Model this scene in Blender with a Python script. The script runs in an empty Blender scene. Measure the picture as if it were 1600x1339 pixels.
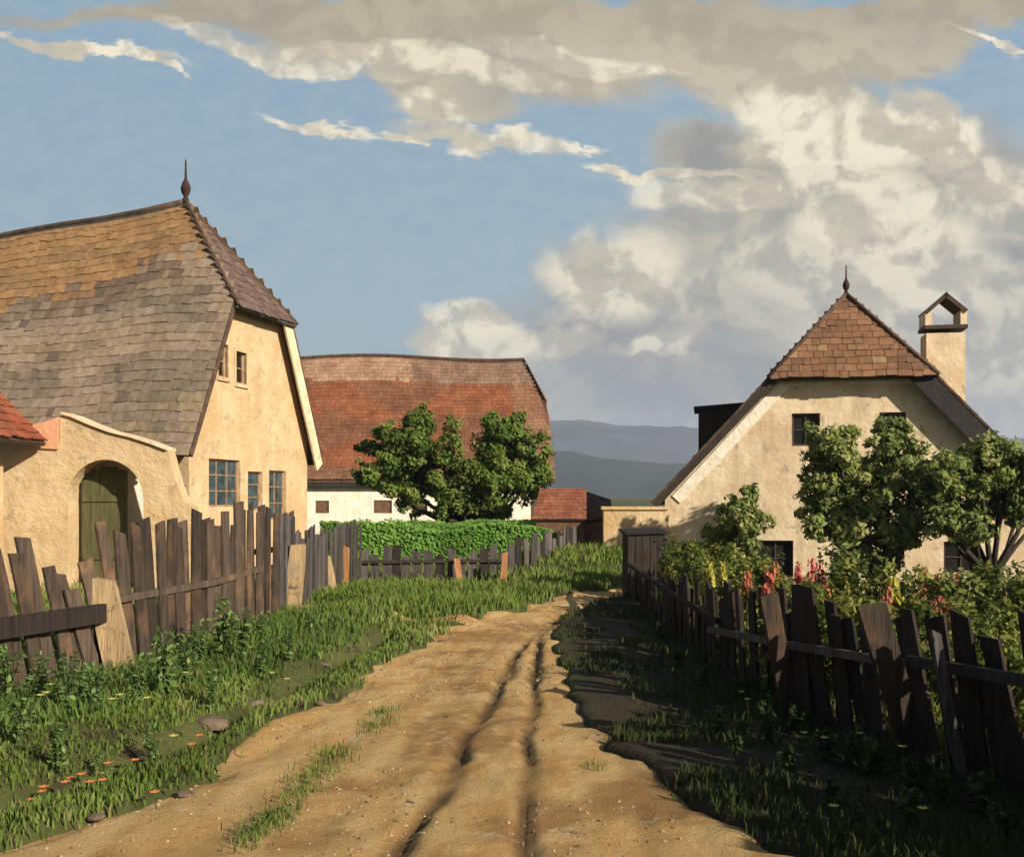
import bpy, bmesh, math, random
import numpy as np
from mathutils import Vector, Matrix, noise
from mathutils.geometry import tessellate_polygon
random.seed(7); RNG = np.random.default_rng(11)
S = bpy.context.scene; COL = S.collection
R = math.radians
# ------------------------------------------------------------ camera
F = 1716.0; HZ = 775.0; EYE = 1.7          # focal length and horizon in photo pixels, eye height in metres
cam_d = bpy.data.cameras.new('camera'); cam = bpy.data.objects.new('camera', cam_d); COL.objects.link(cam)
cam.location = (0, 0, EYE); cam.rotation_euler = (R(90), 0, 0)
cam_d.sensor_width = 36; cam_d.lens = 36 * F / 1600; cam_d.shift_y = (HZ - 669.5) / 1600
cam_d.clip_start = .1; cam_d.clip_end = 20000
S.camera = cam
# ------------------------------------------------------------ light
SUNV = Vector((.71, -.60, .42)).normalized()
sd = bpy.data.lights.new('sun', 'SUN'); sd.energy = 5.0; sd.angle = R(.6); sd.color = (1, .90, .75)
sun = bpy.data.objects.new('sun', sd); COL.objects.link(sun)
sun.rotation_euler = SUNV.to_track_quat('Z', 'Y').to_euler()
S.view_settings.view_transform = 'Standard'; S.view_settings.look = 'None'
S.view_settings.exposure = .85; S.view_settings.gamma = 1

# ------------------------------------------------------------ node helpers
class NT:
    def __init__(s, tree): s.t = tree; s.n = tree.nodes; s.l = tree.links
    def node(s, typ, **kw):
        n = s.n.new(typ)
        for k, v in kw.items(): setattr(n, k, v)
        return n
    def inp(s, sock, v):
        if v is None: return
        if hasattr(v, 'is_linked') or isinstance(v, bpy.types.NodeSocket): s.l.new(v, sock)
        else:
            if sock.type == 'RGBA' and len(v) == 3: v = (*v, 1)
            sock.default_value = v
    def math(s, op, a, b=None, c=None, clamp=False):
        n = s.node('ShaderNodeMath', operation=op, use_clamp=clamp)
        s.inp(n.inputs[0], a); s.inp(n.inputs[1], b); s.inp(n.inputs[2], c); return n.outputs[0]
    def vmath(s, op, a, b=None):
        n = s.node('ShaderNodeVectorMath', operation=op)
        s.inp(n.inputs[0], a); s.inp(n.inputs[1], b)
        return n.outputs['Value'] if op in ('LENGTH', 'DOT_PRODUCT') else n.outputs[0]
    def rng(s, v, a, b, c=0., d=1., smooth=True):
        n = s.node('ShaderNodeMapRange', interpolation_type='SMOOTHSTEP' if smooth else 'LINEAR')
        for i, x in enumerate((v, a, b, c, d)): s.inp(n.inputs[i], x)
        return n.outputs[0]
    def noise(s, vec, scale, detail=4, rough=.55, col=False, dist=0):
        n = s.node('ShaderNodeTexNoise'); s.inp(n.inputs['Vector'], vec)
        n.inputs['Scale'].default_value = scale; n.inputs['Detail'].default_value = detail
        n.inputs['Roughness'].default_value = rough; n.inputs['Distortion'].default_value = dist
        return n.outputs['Color' if col else 'Fac']
    def mapping(s, vec, loc=(0,0,0), rot=(0,0,0), scale=(1,1,1), typ='POINT'):
        n = s.node('ShaderNodeMapping', vector_type=typ); s.inp(n.inputs[0], vec)
        n.inputs[1].default_value = loc; n.inputs[2].default_value = rot; n.inputs[3].default_value = scale
        return n.outputs[0]
    def mix(s, f, a, b, mode='MIX'):
        n = s.node('ShaderNodeMix', data_type='RGBA', blend_type=mode)
        s.inp(n.inputs['Factor'], f); s.inp(n.inputs[6], a); s.inp(n.inputs[7], b); return n.outputs[2]

def lin(r, g, b):
    return tuple((c/255/12.92 if c/255 <= .04045 else ((c/255+.055)/1.055)**2.4) for c in (r, g, b))

# ------------------------------------------------------------ world: Nishita sky with clouds
w = bpy.data.worlds.new('World'); S.world = w; w.use_nodes = True
T = NT(w.node_tree); T.n.clear()
sky = T.node('ShaderNodeTexSky', sky_type='NISHITA', sun_disc=False)
sky.sun_elevation = math.asin(SUNV.z); sky.sun_rotation = math.atan2(SUNV.x, SUNV.y)
sky.air_density = 1.1; sky.dust_density = 1.5; sky.ozone_density = 1.2
tc = T.node('ShaderNodeTexCoord'); sep = T.node('ShaderNodeSeparateXYZ'); T.l.new(tc.outputs['Generated'], sep.inputs[0])
dy = T.math('MAXIMUM', sep.outputs[1], .08)
U = T.math('DIVIDE', sep.outputs[0], dy); V = T.math('DIVIDE', sep.outputs[2], dy)
cmb = T.node('ShaderNodeCombineXYZ'); T.l.new(T.math('MULTIPLY', U, F/800), cmb.inputs[0]); T.l.new(T.math('MULTIPLY', V, F/800), cmb.inputs[1])
UV = cmb.outputs[0]
streak = T.mapping(UV, rot=(0, 0, R(18)), scale=(1, 2.6, 1))
def warp(vec, src, sc, amp, det=4):
    n = T.vmath('SUBTRACT', T.noise(src, sc, det, .6, col=True), (.5, .5, .5))
    return T.vmath('ADD', vec, T.vmath('MULTIPLY', n, (amp, amp, 0)))
W1 = warp(warp(UV, UV, 2.6, .16), streak, 14, .055)
W2 = warp(warp(UV, UV, 3.2, .13), UV, 13, .06)
def blobs(vec, lst, soft):
    out = None
    for px, py, rx, ry, a, *k in lst:
        m = T.mapping(vec, ((px-800)/800, (HZ-py)/800, 0), (0, 0, R(a)), (rx/800, ry/800, 1), 'TEXTURE')
        v = T.rng(T.vmath('LENGTH', m), 1+soft, 1-soft, 0., k[0] if k else 1.)
        out = v if out is None else T.math('MAXIMUM', out, v)
    return out
grey = blobs(W1, [(560,30,330,40,-5),(700,78,330,60,-10),(860,60,260,75,-4),(1180,70,220,80,0),(1230,140,150,60,-10),(1400,60,120,60,0),
                  (900,20,900,22,0),(700,150,120,34,-12),(1380,20,260,30,0)], .22)
grey2 = blobs(W2, [(1130,240,110,60,-5,.9),(1290,270,220,110,0),(1250,390,300,110,0),(1000,440,150,85,0),(1120,520,330,90,0),(1450,340,190,150,0),(1560,420,150,190,0),
                   (960,600,260,60,0,.8),(1450,560,300,110,0),(1580,620,200,120,0),(1240,620,300,70,0,.8),(760,560,90,60,0,.6)], .3)
low = blobs(W2, [(1000,640,600,70,0,.55),(1500,640,500,130,0,.8)], .6)
lite = blobs(W1, [(120,68,150,9,-9),(215,92,70,6,-14),(330,52,100,12,-16,.8),(480,96,150,15,-13,.9),(640,100,230,22,-8,.8),(900,95,130,22,-6,.75),
                  (500,198,90,9,-11),(630,212,40,6,-4),(680,185,70,26,-25),(755,214,140,16,-7),(870,228,70,6,-4),(985,262,75,7,-6),(1090,272,110,7,-6),
                  (1540,70,70,6,-22),(1010,108,60,8,-8)], .3)
lite2 = blobs(W2, [(1230,170,75,32,-20),(1330,205,140,52,-8),(1440,190,75,45,-28),(1490,240,45,42,0),(1260,215,110,36,10),(1330,290,150,36,-30,.8),(1060,300,80,26,0,.8),(1160,300,95,24,5,.85),
                   (1370,340,120,80,-20,.9),(1560,300,80,36,0,.8),(960,430,95,75,-10,.85),(1420,420,140,90,0,.75),(1250,420,120,60,0,.55),(1560,560,70,60,0,.5),(1330,540,200,30,0,.35),(880,540,65,22,15,.6),(1010,548,70,12,0,.7),(1560,470,50,40,0,.55),
                   (735,512,72,34,-14),(700,545,55,28,0),(790,548,55,26,0,.9),(1130,480,180,40,-10,.35)], .28)
shade2 = blobs(W2, [(1120,225,70,40,0,.7),(1100,600,200,40,0,.5),(1550,395,60,22,0,.9),(1180,480,150,30,-8,.35),(960,520,120,22,8,.5),(1480,560,160,60,0,.5),(1330,480,60,120,0,.25)], .5)
brush = T.noise(T.mapping(UV, rot=(0,0,R(24)), scale=(1,1.9,1)), 15, 7, .72)
brush2 = T.noise(T.mapping(UV, rot=(0,0,R(-38)), scale=(1,1.9,1)), 13, 7, .72)
bil = T.math('SUBTRACT', T.noise(UV, 6.5, 7, .6, dist=.4), T.noise(T.vmath('ADD', UV, (.028,.040,0)), 6.5, 7, .6, dist=.4))
lit = T.rng(bil, -.075, .075)
big = T.noise(UV, 2.2, 3)
bw = T.mix(T.rng(T.noise(UV, 3.1, 2), .42, .58), brush, brush2)
def C(r, g, b, k=1.): return tuple(x*k for x in lin(r, g, b))
skyc = T.node('ShaderNodeVectorMath', operation='MULTIPLY'); T.l.new(sky.outputs[0], skyc.inputs[0]); skyc.inputs[1].default_value = (.050, .050, .050)
vh = T.rng(V, .0, .42, 0., 1., False)
paint_blue = T.mix(vh, C(142,161,166), C(118,146,168))
base = T.mix(.86, skyc.outputs[0], paint_blue)
base = T.mix(T.rng(bw, .3, .7, 0., .38), base, C(152,164,164))
gm = T.math('MAXIMUM', grey, grey2)
gcol = T.mix(T.rng(V, .12, .42), C(128,132,134), C(156,146,124))
gcol = T.mix(T.rng(bw, .32, .68, 0., .3), gcol, C(172,163,141))
gcol = T.mix(T.math('MULTIPLY', lit, .55), gcol, C(186,176,152))
gcol = T.mix(T.rng(big, .45, .62, 0., .55), gcol, C(134,131,126))
gcol = T.mix(T.rng(V, .38, .45, 0., .35), gcol, C(126,114,92))
base = T.mix(low, base, C(130,141,144))
base = T.mix(gm, base, gcol)
base = T.mix(shade2, base, C(116,116,117))
lcol = T.mix(lit, C(166,157,138), C(222,212,187))
lcol = T.mix(T.rng(bw, .3, .7, 0., .4), lcol, C(206,194,168))
base = T.mix(T.math('MULTIPLY', T.math('MAXIMUM', lite, lite2), T.rng(bw, .25, .62, .62, 1.)), base, lcol)
front = T.rng(sep.outputs[1], .12, .3)
base = T.mix(front, skyc.outputs[0], base)
bg = T.node('ShaderNodeBackground'); T.l.new(base, bg.inputs[0]); bg.inputs[1].default_value = .8
wo = T.node('ShaderNodeOutputWorld'); T.l.new(bg.outputs[0], wo.inputs[0])
w.cycles.sampling_method = 'MANUAL'; w.cycles.sample_map_resolution = 512

# ------------------------------------------------------------ materials
def material(name, c1, c2=None, scale=3., rough=.85, bump=.3, bscale=None, stretch=(1,1,1), attr=False, c3=None, rnd=0., transl=0., detail=6, spec=.25, bdist=.02, wear=None, upn=0.):
    m = bpy.data.materials.new(name); m.use_nodes = True; T = NT(m.node_tree)
    b = T.n['Principled BSDF']; tc = T.node('ShaderNodeTexCoord'); v = tc.outputs['Object']
    if rnd:
        oi = T.node('ShaderNodeObjectInfo')
        off = T.node('ShaderNodeCombineXYZ'); T.l.new(T.math('MULTIPLY', oi.outputs['Random'], 37.), off.inputs[0]); T.l.new(T.math('MULTIPLY', oi.outputs['Random'], 91.), off.inputs[2])
        v = T.vmath('ADD', v, off.outputs[0])
    vs = T.mapping(v, scale=stretch)
    c2 = c2 or tuple(x*.6 for x in c1)
    col = T.mix(T.rng(T.noise(vs, scale, detail, .62), .33, .67), c2, c1)
    if c3: col = T.mix(T.rng(T.noise(T.mapping(v, (5,9,2)), scale*.35, 4, .6), .5, .68, 0., .85), col, c3)
    if wear:
        col = T.mix(T.rng(T.noise(T.mapping(v, (2,3,8)), wear[1], 6, .65, dist=.6), .56, .66), col, wear[0])
        col = T.mix(T.rng(T.noise(T.mapping(v, (5,1,2), scale=(2.6,2.6,.22)), 1.6, 5, .6), .52, .70, 0., .42), col, wear[0])
    if attr:
        a = T.node('ShaderNodeAttribute', attribute_name='tint'); col = T.mix(1., col, a.outputs['Color'], 'MULTIPLY')
    if rnd:
        k = T.math('MULTIPLY_ADD', oi.outputs['Random'], rnd*2, 1-rnd)
        k3 = T.node('ShaderNodeCombineXYZ')
        for i in range(3): T.l.new(k, k3.inputs[i])
        col = T.mix(1., col, k3.outputs[0], 'MULTIPLY')
    T.l.new(col, b.inputs['Base Color']); b.inputs['Roughness'].default_value = rough
    b.inputs['Specular IOR Level'].default_value = spec
    if bump:
        bn = T.node('ShaderNodeBump'); bn.inputs['Strength'].default_value = bump; bn.inputs['Distance'].default_value = bdist
        T.l.new(T.noise(T.mapping(v, scale=stretch), bscale or scale*4, 6, .65), bn.inputs['Height']); T.l.new(bn.outputs[0], b.inputs['Normal'])
    if upn:
        ge = T.node('ShaderNodeNewGeometry'); nv = T.vmath('NORMALIZE', T.vmath('ADD', T.vmath('MULTIPLY', ge.outputs['Normal'], (.55,.55,.55)), (0,0,upn)))
        T.l.new(nv, b.inputs['Normal'])
    if transl:
        tr = T.node('ShaderNodeBsdfTranslucent'); T.l.new(col, tr.inputs[0])
        mx = T.node('ShaderNodeMixShader'); mx.inputs[0].default_value = transl
        T.l.new(b.outputs[0], mx.inputs[1]); T.l.new(tr.outputs[0], mx.inputs[2]); T.l.new(mx.outputs[0], T.n['Material Output'].inputs[0])
    return m
M = {}
M['plaster'] = material('ochre_plaster', (.53,.395,.235), (.43,.30,.16), 1.3, bump=.8, bscale=7, c3=(.43,.275,.125), stretch=(1,1,1.3), bdist=.05, wear=((.36,.26,.15),3.2))
M['plaster_light'] = material('cream_plaster', (.66,.545,.375), (.54,.41,.25), 1.5, bump=.55, bscale=5, c3=(.50,.36,.22), bdist=.05, wear=((.38,.30,.20),3.))
M['plaster_pink'] = material('pink_plaster', (.58,.28,.16), (.46,.24,.12), 3, bump=.7, bdist=.03)
M['lime'] = material('white_limewash', (.80,.73,.60), (.68,.58,.45), 2.5, bump=.7, bdist=.03)
M['shingle'] = material('weathered_shingle', (1,1,1), (.72,.68,.64), 6, bump=.6, stretch=(1,1,1), attr=True, bscale=30)
M['rust_shingle'] = material('red_brown_shingle', (1,1,1), (.7,.62,.58), 1.4, bump=.6, attr=True, bscale=14)
M['dark_wood'] = material('dark_weathered_wood', (.05,.038,.028), (.025,.018,.014), 5, stretch=(6,6,.6), bump=.7, bscale=14)
M['grey_board'] = material('grey_board', (.032,.027,.025), (.022,.019,.018), 5, bump=.5)
M['soffit'] = material('green_grey_board', (.11,.12,.11), (.06,.065,.06), 5, bump=.5)
M['brown_board'] = material('brown_board', (.10,.06,.04), (.05,.03,.02), 5, bump=.5)
M['plank'] = material('old_brown_plank', (.080,.056,.038), (.034,.024,.018), 5, stretch=(5,5,.45), bump=.9, bscale=16, rnd=.45, c3=(.15,.085,.045))
M['plank_grey'] = material('old_grey_plank', (.09,.075,.066), (.04,.034,.032), 5, stretch=(5,5,.45), bump=.9, bscale=16, rnd=.45)
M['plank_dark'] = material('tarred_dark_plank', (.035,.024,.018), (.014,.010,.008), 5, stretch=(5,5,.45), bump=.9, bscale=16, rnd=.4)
M['pale_wood'] = material('fresh_pale_wood', (.42,.30,.16), (.27,.18,.09), 4, stretch=(5,5,.45), bump=.9, bscale=16, rnd=.15, c3=(.24,.19,.13), wear=((.12,.09,.06),5.))
M['orange_wood'] = material('orange_wood', (.40,.20,.08), (.28,.12,.05), 5, stretch=(5,5,.45), bump=.6, rnd=.1)
M['door'] = material('olive_door_paint', (.10,.095,.035), (.06,.055,.022), 4, stretch=(5,5,.5), bump=.5)
M['glass'] = material('dull_blue_glass', (.05,.085,.095), (.02,.03,.035), 5, rough=.25, bump=.1, spec=.6)
M['black_glass'] = material('black_window', (.014,.012,.011), (.008,.007,.006), 5, rough=.4, bump=.1)
M['frame'] = material('worn_window_frame', (.30,.20,.12), (.2,.12,.07), 6, bump=.3)
M['frame_dark'] = material('dark_window_frame', (.07,.05,.04), (.04,.03,.02), 6, bump=.3)
M['shutter'] = material('brown_shutter', (.16,.085,.045), (.10,.05,.03), 6, bump=.3)
M['finial'] = material('rusty_finial', (.045,.022,.016), (.025,.014,.01), 8, bump=.3)
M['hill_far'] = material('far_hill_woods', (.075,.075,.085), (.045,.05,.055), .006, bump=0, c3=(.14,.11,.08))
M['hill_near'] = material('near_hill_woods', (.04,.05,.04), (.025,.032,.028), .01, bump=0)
M['leaf'] = material('tree_leaf', (1,1,1), (.8,.8,.8), 3, rough=.7, bump=0, attr=True, transl=.35, spec=.15)
M['grass'] = material('grass_blade', (1,1,1), (.75,.78,.7), 1.2, rough=.75, bump=0, attr=True, transl=.3, spec=.08, upn=.8)
M['bark'] = material('bark', (.045,.035,.025), (.02,.016,.012), 8, stretch=(3,3,.5), bump=.8)
M['petal'] = material('petal', (1,1,1), (.85,.85,.85), 20, rough=.6, bump=0, attr=True, transl=.35)
M['petal_stone'] = material('lane_grit', (1,1,1), (.8,.8,.8), 20, bump=0, attr=True, spec=.1)
M['stone'] = material('field_stone', (.17,.12,.08), (.09,.065,.045), 9, bump=.8)
M['soot'] = material('sooty_cap', (.075,.05,.035), (.035,.025,.02), 6, bump=.5)

# ground material: soil, mottled with dull green
def ground_mat():
    m = bpy.data.materials.new('meadow_soil'); m.use_nodes = True; T = NT(m.node_tree); b = T.n['Principled BSDF']
    v = T.node('ShaderNodeTexCoord').outputs['Object']
    c = T.mix(T.rng(T.noise(v, .8, 6), .35, .65), (.055,.062,.020), (.095,.098,.032))
    c = T.mix(T.rng(T.noise(T.mapping(v,(7,1,3)), 2.5, 6, .65), .52, .66), c, (.055,.042,.022))
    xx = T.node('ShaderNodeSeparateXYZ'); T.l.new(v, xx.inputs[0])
    c = T.mix(T.math('MULTIPLY', T.rng(xx.outputs[0], .3, .8), T.rng(xx.outputs[1], 21, 18)), c, (.042,.032,.020))  # soil right of the lane coloured darker, painting in the fence's shade
    T.l.new(c, b.inputs['Base Color']); b.inputs['Roughness'].default_value = .95; b.inputs['Specular IOR Level'].default_value = .1
    bn = T.node('ShaderNodeBump'); bn.inputs['Distance'].default_value = .05; T.l.new(T.noise(v, 14, 6, .7), bn.inputs['Height']); T.l.new(bn.outputs[0], b.inputs['Normal'])
    return m
def lane_mat():
    m = bpy.data.materials.new('sandy_lane_soil'); m.use_nodes = True; T = NT(m.node_tree); b = T.n['Principled BSDF']
    v = T.node('ShaderNodeTexCoord').outputs['Object']
    along = T.mapping(v, rot=(0,0,R(8)), scale=(1.6,.55,1))
    c = T.mix(T.rng(T.noise(along, 2.2, 7, .65), .35, .65), (.50,.295,.105), (.60,.40,.175))
    c = T.mix(T.rng(T.noise(T.mapping(v,(3,8,0)), .9, 5, .6), .5, .62, 0., .8), c, (.30,.165,.062))
    c = T.mix(T.rng(T.noise(T.mapping(v,(13,2,0)), 5, 6, .7), .58, .68, 0., .75), c, (.60,.47,.30))
    at = T.node('ShaderNodeAttribute', attribute_name='rut')
    c = T.mix(T.math('MULTIPLY', at.outputs['Fac'], T.rng(T.noise(v, 9, 5, .7), .30, .52, .85, 1.)), c, (.075,.045,.022))
    vo = T.node('ShaderNodeTexVoronoi'); T.l.new(v, vo.inputs['Vector']); vo.inputs['Scale'].default_value = 26
    peb = T.rng(vo.outputs['Distance'], .08, .22)
    sel = T.rng(T.noise(T.mapping(v,(1,1,4)), 4, 3), .55, .62)
    c = T.mix(T.math('MULTIPLY', T.math('SUBTRACT', 1., peb), sel), c, (.30,.20,.115))
    T.l.new(c, b.inputs['Base Color']); b.inputs['Roughness'].default_value = .95; b.inputs['Specular IOR Level'].default_value = .1
    h = T.math('ADD', T.noise(v, 12, 9, .75), T.math('MULTIPLY', T.noise(v, 60, 5, .75), .45))
    c = T.mix(T.rng(T.noise(T.mapping(v,(4,4,9)), 38, 4, .7), .58, .70, 0., .5), c, (.24,.16,.09))
    bn = T.node('ShaderNodeBump'); bn.inputs['Strength'].default_value = 1.; bn.inputs['Distance'].default_value = .06
    T.l.new(h, bn.inputs['Height']); T.l.new(bn.outputs[0], b.inputs['Normal'])
    return m
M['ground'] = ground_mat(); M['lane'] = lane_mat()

# ------------------------------------------------------------ object helpers
def tag(o, label=None, cat=None, group=None, kind=None):
    if label: o['label'] = label
    if cat: o['category'] = cat
    if group: o['group'] = group
    if kind: o['kind'] = kind
    return o
def empty(name, loc, rz=0, **kw):
    o = bpy.data.objects.new(name, None); COL.objects.link(o); o.location = loc; o.rotation_euler = (0, 0, rz); o.empty_display_size = .2
    return tag(o, **kw)
def mesh_obj(name, verts, faces, mat, parent=None, tint=None, smooth=False, **kw):
    me = bpy.data.meshes.new(name); me.from_pydata([tuple(v) for v in verts], [], faces); me.validate()
    me.materials.append(mat)
    if tint is not None:
        a = me.color_attributes.new('tint', 'FLOAT_COLOR', 'POINT')
        arr = np.ones((len(verts), 4), dtype=np.float32); arr[:, :3] = np.asarray(tint, dtype=np.float32)
        a.data.foreach_set('color', arr.ravel())
    if smooth: me.polygons.foreach_set('use_smooth', [True]*len(me.polygons))
    me.update()
    o = bpy.data.objects.new(name, me); COL.objects.link(o); o.parent = parent
    return tag(o, **kw)
class MB:
    def __init__(s): s.v = []; s.f = []; s.c = []
    def add(s, vs, fs, c=(1,1,1)):
        n = len(s.v); s.v += [tuple(v) for v in vs]; s.f += [tuple(i+n for i in f) for f in fs]; s.c += [c]*len(vs)
    def box(s, x0, x1, y0, y1, z0, z1, c=(1,1,1), m=None):
        vs = [Vector(p) for p in ((x0,y0,z0),(x1,y0,z0),(x1,y1,z0),(x0,y1,z0),(x0,y0,z1),(x1,y0,z1),(x1,y1,z1),(x0,y1,z1))]
        if m: vs = [m @ v for v in vs]
        s.add(vs, [(0,3,2,1),(4,5,6,7),(0,1,5,4),(1,2,6,5),(2,3,7,6),(3,0,4,7)], c)
    def prism(s, poly, n, t, c=(1,1,1)):
        """closed slab: polygon (3D points, in order) and thickness t along -n"""
        k = len(poly); n = Vector(n).normalized()
        vs = [Vector(p) for p in poly] + [Vector(p) - n*t for p in poly]
        s.add(vs, [tuple(range(k)), tuple(range(2*k-1, k-1, -1))] + [(i, i+k, (i+1)%k+k, (i+1)%k) for i in range(k)], c)
    def tube(s, pts, rad, seg=7, c=(1,1,1), cap=True):
        pts = [Vector(p) for p in pts]; rings = []
        for i, p in enumerate(pts):
            d = (pts[min(i+1, len(pts)-1)] - pts[max(i-1, 0)]).normalized()
            a = d.orthogonal().normalized() if i == 0 else (a - d*a.dot(d)).normalized()
            b = d.cross(a)
            rings.append([p + (a*math.cos(6.2832*k/seg) + b*math.sin(6.2832*k/seg))*rad[i] for k in range(seg)])
        vs = [v for r in rings for v in r]; fs = []
        for i in range(len(pts)-1):
            for k in range(seg):
                fs.append((i*seg+k, i*seg+(k+1)%seg, (i+1)*seg+(k+1)%seg, (i+1)*seg+k))
        if cap: fs += [tuple(range(seg-1, -1, -1)), tuple(range((len(pts)-1)*seg, len(pts)*seg))]
        s.add(vs, fs, c)
    def lathe(s, prof, seg=12, c=(1,1,1), o=(0,0,0)):
        vs = []; fs = []
        for r, z in prof: vs += [(o[0]+r*math.cos(6.2832*k/seg), o[1]+r*math.sin(6.2832*k/seg), o[2]+z) for k in range(seg)]
        for i in range(len(prof)-1):
            for k in range(seg): fs.append((i*seg+k, i*seg+(k+1)%seg, (i+1)*seg+(k+1)%seg, (i+1)*seg+k))
        s.add(vs, fs, c)
    def build(s, name, mat, parent=None, smooth=False, tint=False, **kw):
        return mesh_obj(name, s.v, s.f, mat, parent, s.c if tint else None, smooth, **kw)

def ss(a, b, x):
    t = np.clip((np.asarray(x, float)-a)/(b-a), 0, 1); return t*t*(3-2*t)
def vnoise(x, y, sc, seed=0):
    """vectorised smooth value noise in -1..1"""
    x = np.asarray(x, float)*sc + seed*17.3; y = np.asarray(y, float)*sc + seed*7.7
    xi = np.floor(x).astype(np.int64); yi = np.floor(y).astype(np.int64); fx = x-xi; fy = y-yi
    def h(a, b):
        n = (a*374761393 + b*668265263 + seed*1442695) & 0x7fffffff; n = (n ^ (n >> 13))*1274126177 & 0x7fffffff
        return ((n ^ (n >> 16)) & 0xffff)/32767.5 - 1
    fx = fx*fx*(3-2*fx); fy = fy*fy*(3-2*fy)
    return (h(xi,yi)*(1-fx)+h(xi+1,yi)*fx)*(1-fy) + (h(xi,yi+1)*(1-fx)+h(xi+1,yi+1)*fx)*fy
def fbm(x, y, sc, seed=0, o=4):
    return sum(vnoise(x, y, sc*2**i, seed+i)*.5**i for i in range(o))

# ------------------------------------------------------------ terrain
LY = [2, 5.2, 6.4, 8.2, 10.2, 12.5, 14.2, 16, 18, 19.5, 20.6, 21.6, 23, 60]
LL = [-3.6, -2.9, -2.15, -1.80, -1.50, -1.20, -.85, -.30, .40, 1.15, 2.1, 3.1, 5, 6]    # left edge of the lane
LR = [1.6, 1.25, 1.00, .62, .52, .46, .50, .85, 1.45, 2.3, 3.1, 3.9, 5.1, 6]         # right edge, drawn in to the outline of the fence shadow
FRY = [1.0, 3.0, 5.0, 6.4, 6.95, 7.8, 8.7, 11, 14, 17.7, 18.8]                           # right fence line
FRX = [4.0, 3.55, 3.2, 3.0, 2.75, 2.5, 2.3, 2.1, 2.02, 2.05, 2.0]
FLY = [7.0, 9.0, 11, 13, 15.3, 18, 21.3]                                              # left fence line
FLX = [-4.9, -4.25, -3.62, -3.22, -3.06, -3.0, -2.95]
def lane_d(x, y):
    l = np.interp(y, LY, LL); r = np.interp(y, LY, LR)
    e = .16*vnoise(x, y, 1.3, 3) + .08*vnoise(x, y, 4., 5)
    return np.minimum(x-l, r-x) + e            # >0 inside
def H(x, y):
    x = np.asarray(x, float); y = np.asarray(y, float)
    z = .035*fbm(x, y, .5, 1) + .02*vnoise(x, y, 2.5, 9)
    near = ss(.0, 1., 1-np.abs(x)/60)*ss(70, 40, y)
    z = z*near
    d = np.minimum(x-np.interp(y, LY, LL), np.interp(y, LY, LR)-x)
    z = z*(1-.6*ss(-.2,.3,d)) - .07*ss(-.1, .25, d)*ss(30, 22, y)
    # left verge swells up towards the fence, with a shallow ditch before the lane
    u = x-np.interp(y, LY, LL)
    z = z + .10*ss(-.5, -1.3, u)*ss(-5, -3.5, x)*ss(22, 16, y)
    dit = np.interp(y, [4,6.6,8,10,12,14.5,17], [-3.4,-2.75,-2.25,-2.02,-1.75,-1.5,-1.2])
    z = z - .15*np.exp(-((x-dit)/.16)**2)*ss(17, 14, y)
    # garden on the right drops away from the lane
    fx = np.interp(y, FRY+[20,24,40], FRX+[2.2,2.9,3.2])
    z = z - .8*ss(.2, 3.5, x-fx)*ss(9, 19, y)*ss(60, 45, y)
    # low swell where the lane passes out of sight
    z = z + .52*ss(20.4, 24.2, y)*ss(34, 26, y)*ss(-1.2, .6, x)*ss(3.4, 2.4, x)
    return z
def Hs(x, y): return float(H(np.array([x]), np.array([y]))[0])
def axis(a, lo, hi, step, b):
    l = [lo]; s = step
    while l[-1] > a: s *= 1.12; l.append(l[-1]-s)
    m = list(np.arange(lo, hi, step)); r = [m[-1]+step]; s = step
    while r[-1] < b: s *= 1.12; r.append(r[-1]+s)
    return np.array(sorted(l[1:])+m+r)
def sheet(name, X, Y, Z, mat, rut=None, **kw):
    ny, nx = X.shape; v = np.stack([X, Y, Z], -1).reshape(-1, 3)
    i = np.arange(ny*nx).reshape(ny, nx)
    f = np.stack([i[:-1,:-1], i[:-1,1:], i[1:,1:], i[1:,:-1]], -1).reshape(-1, 4)
    me = bpy.data.meshes.new(name); me.vertices.add(len(v)); me.vertices.foreach_set('co', v.ravel())
    me.loops.add(f.size); me.loops.foreach_set('vertex_index', f.ravel()); me.polygons.add(len(f))
    me.polygons.foreach_set('loop_start', np.arange(0, f.size, 4)); me.polygons.foreach_set('loop_total', np.full(len(f), 4))
    me.polygons.foreach_set('use_smooth', np.ones(len(f), bool)); me.update(calc_edges=True); me.materials.append(mat)
    if rut is not None:
        a = me.attributes.new('rut', 'FLOAT', 'POINT'); a.data.foreach_set('value', rut.ravel().astype(np.float32))
    o = bpy.data.objects.new(name, me); COL.objects.link(o); return tag(o, **kw)
xs = axis(-4000, -6, 5, .07, 4000); ys = axis(-200, 3.5, 24, .08, 6000)
X, Y = np.meshgrid(xs, ys); sheet('ground', X, Y, H(X, Y) - .22*ss(.02, .25, lane_d(X, Y))*ss(23, 21, Y), M['ground'], kind='structure')
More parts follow.
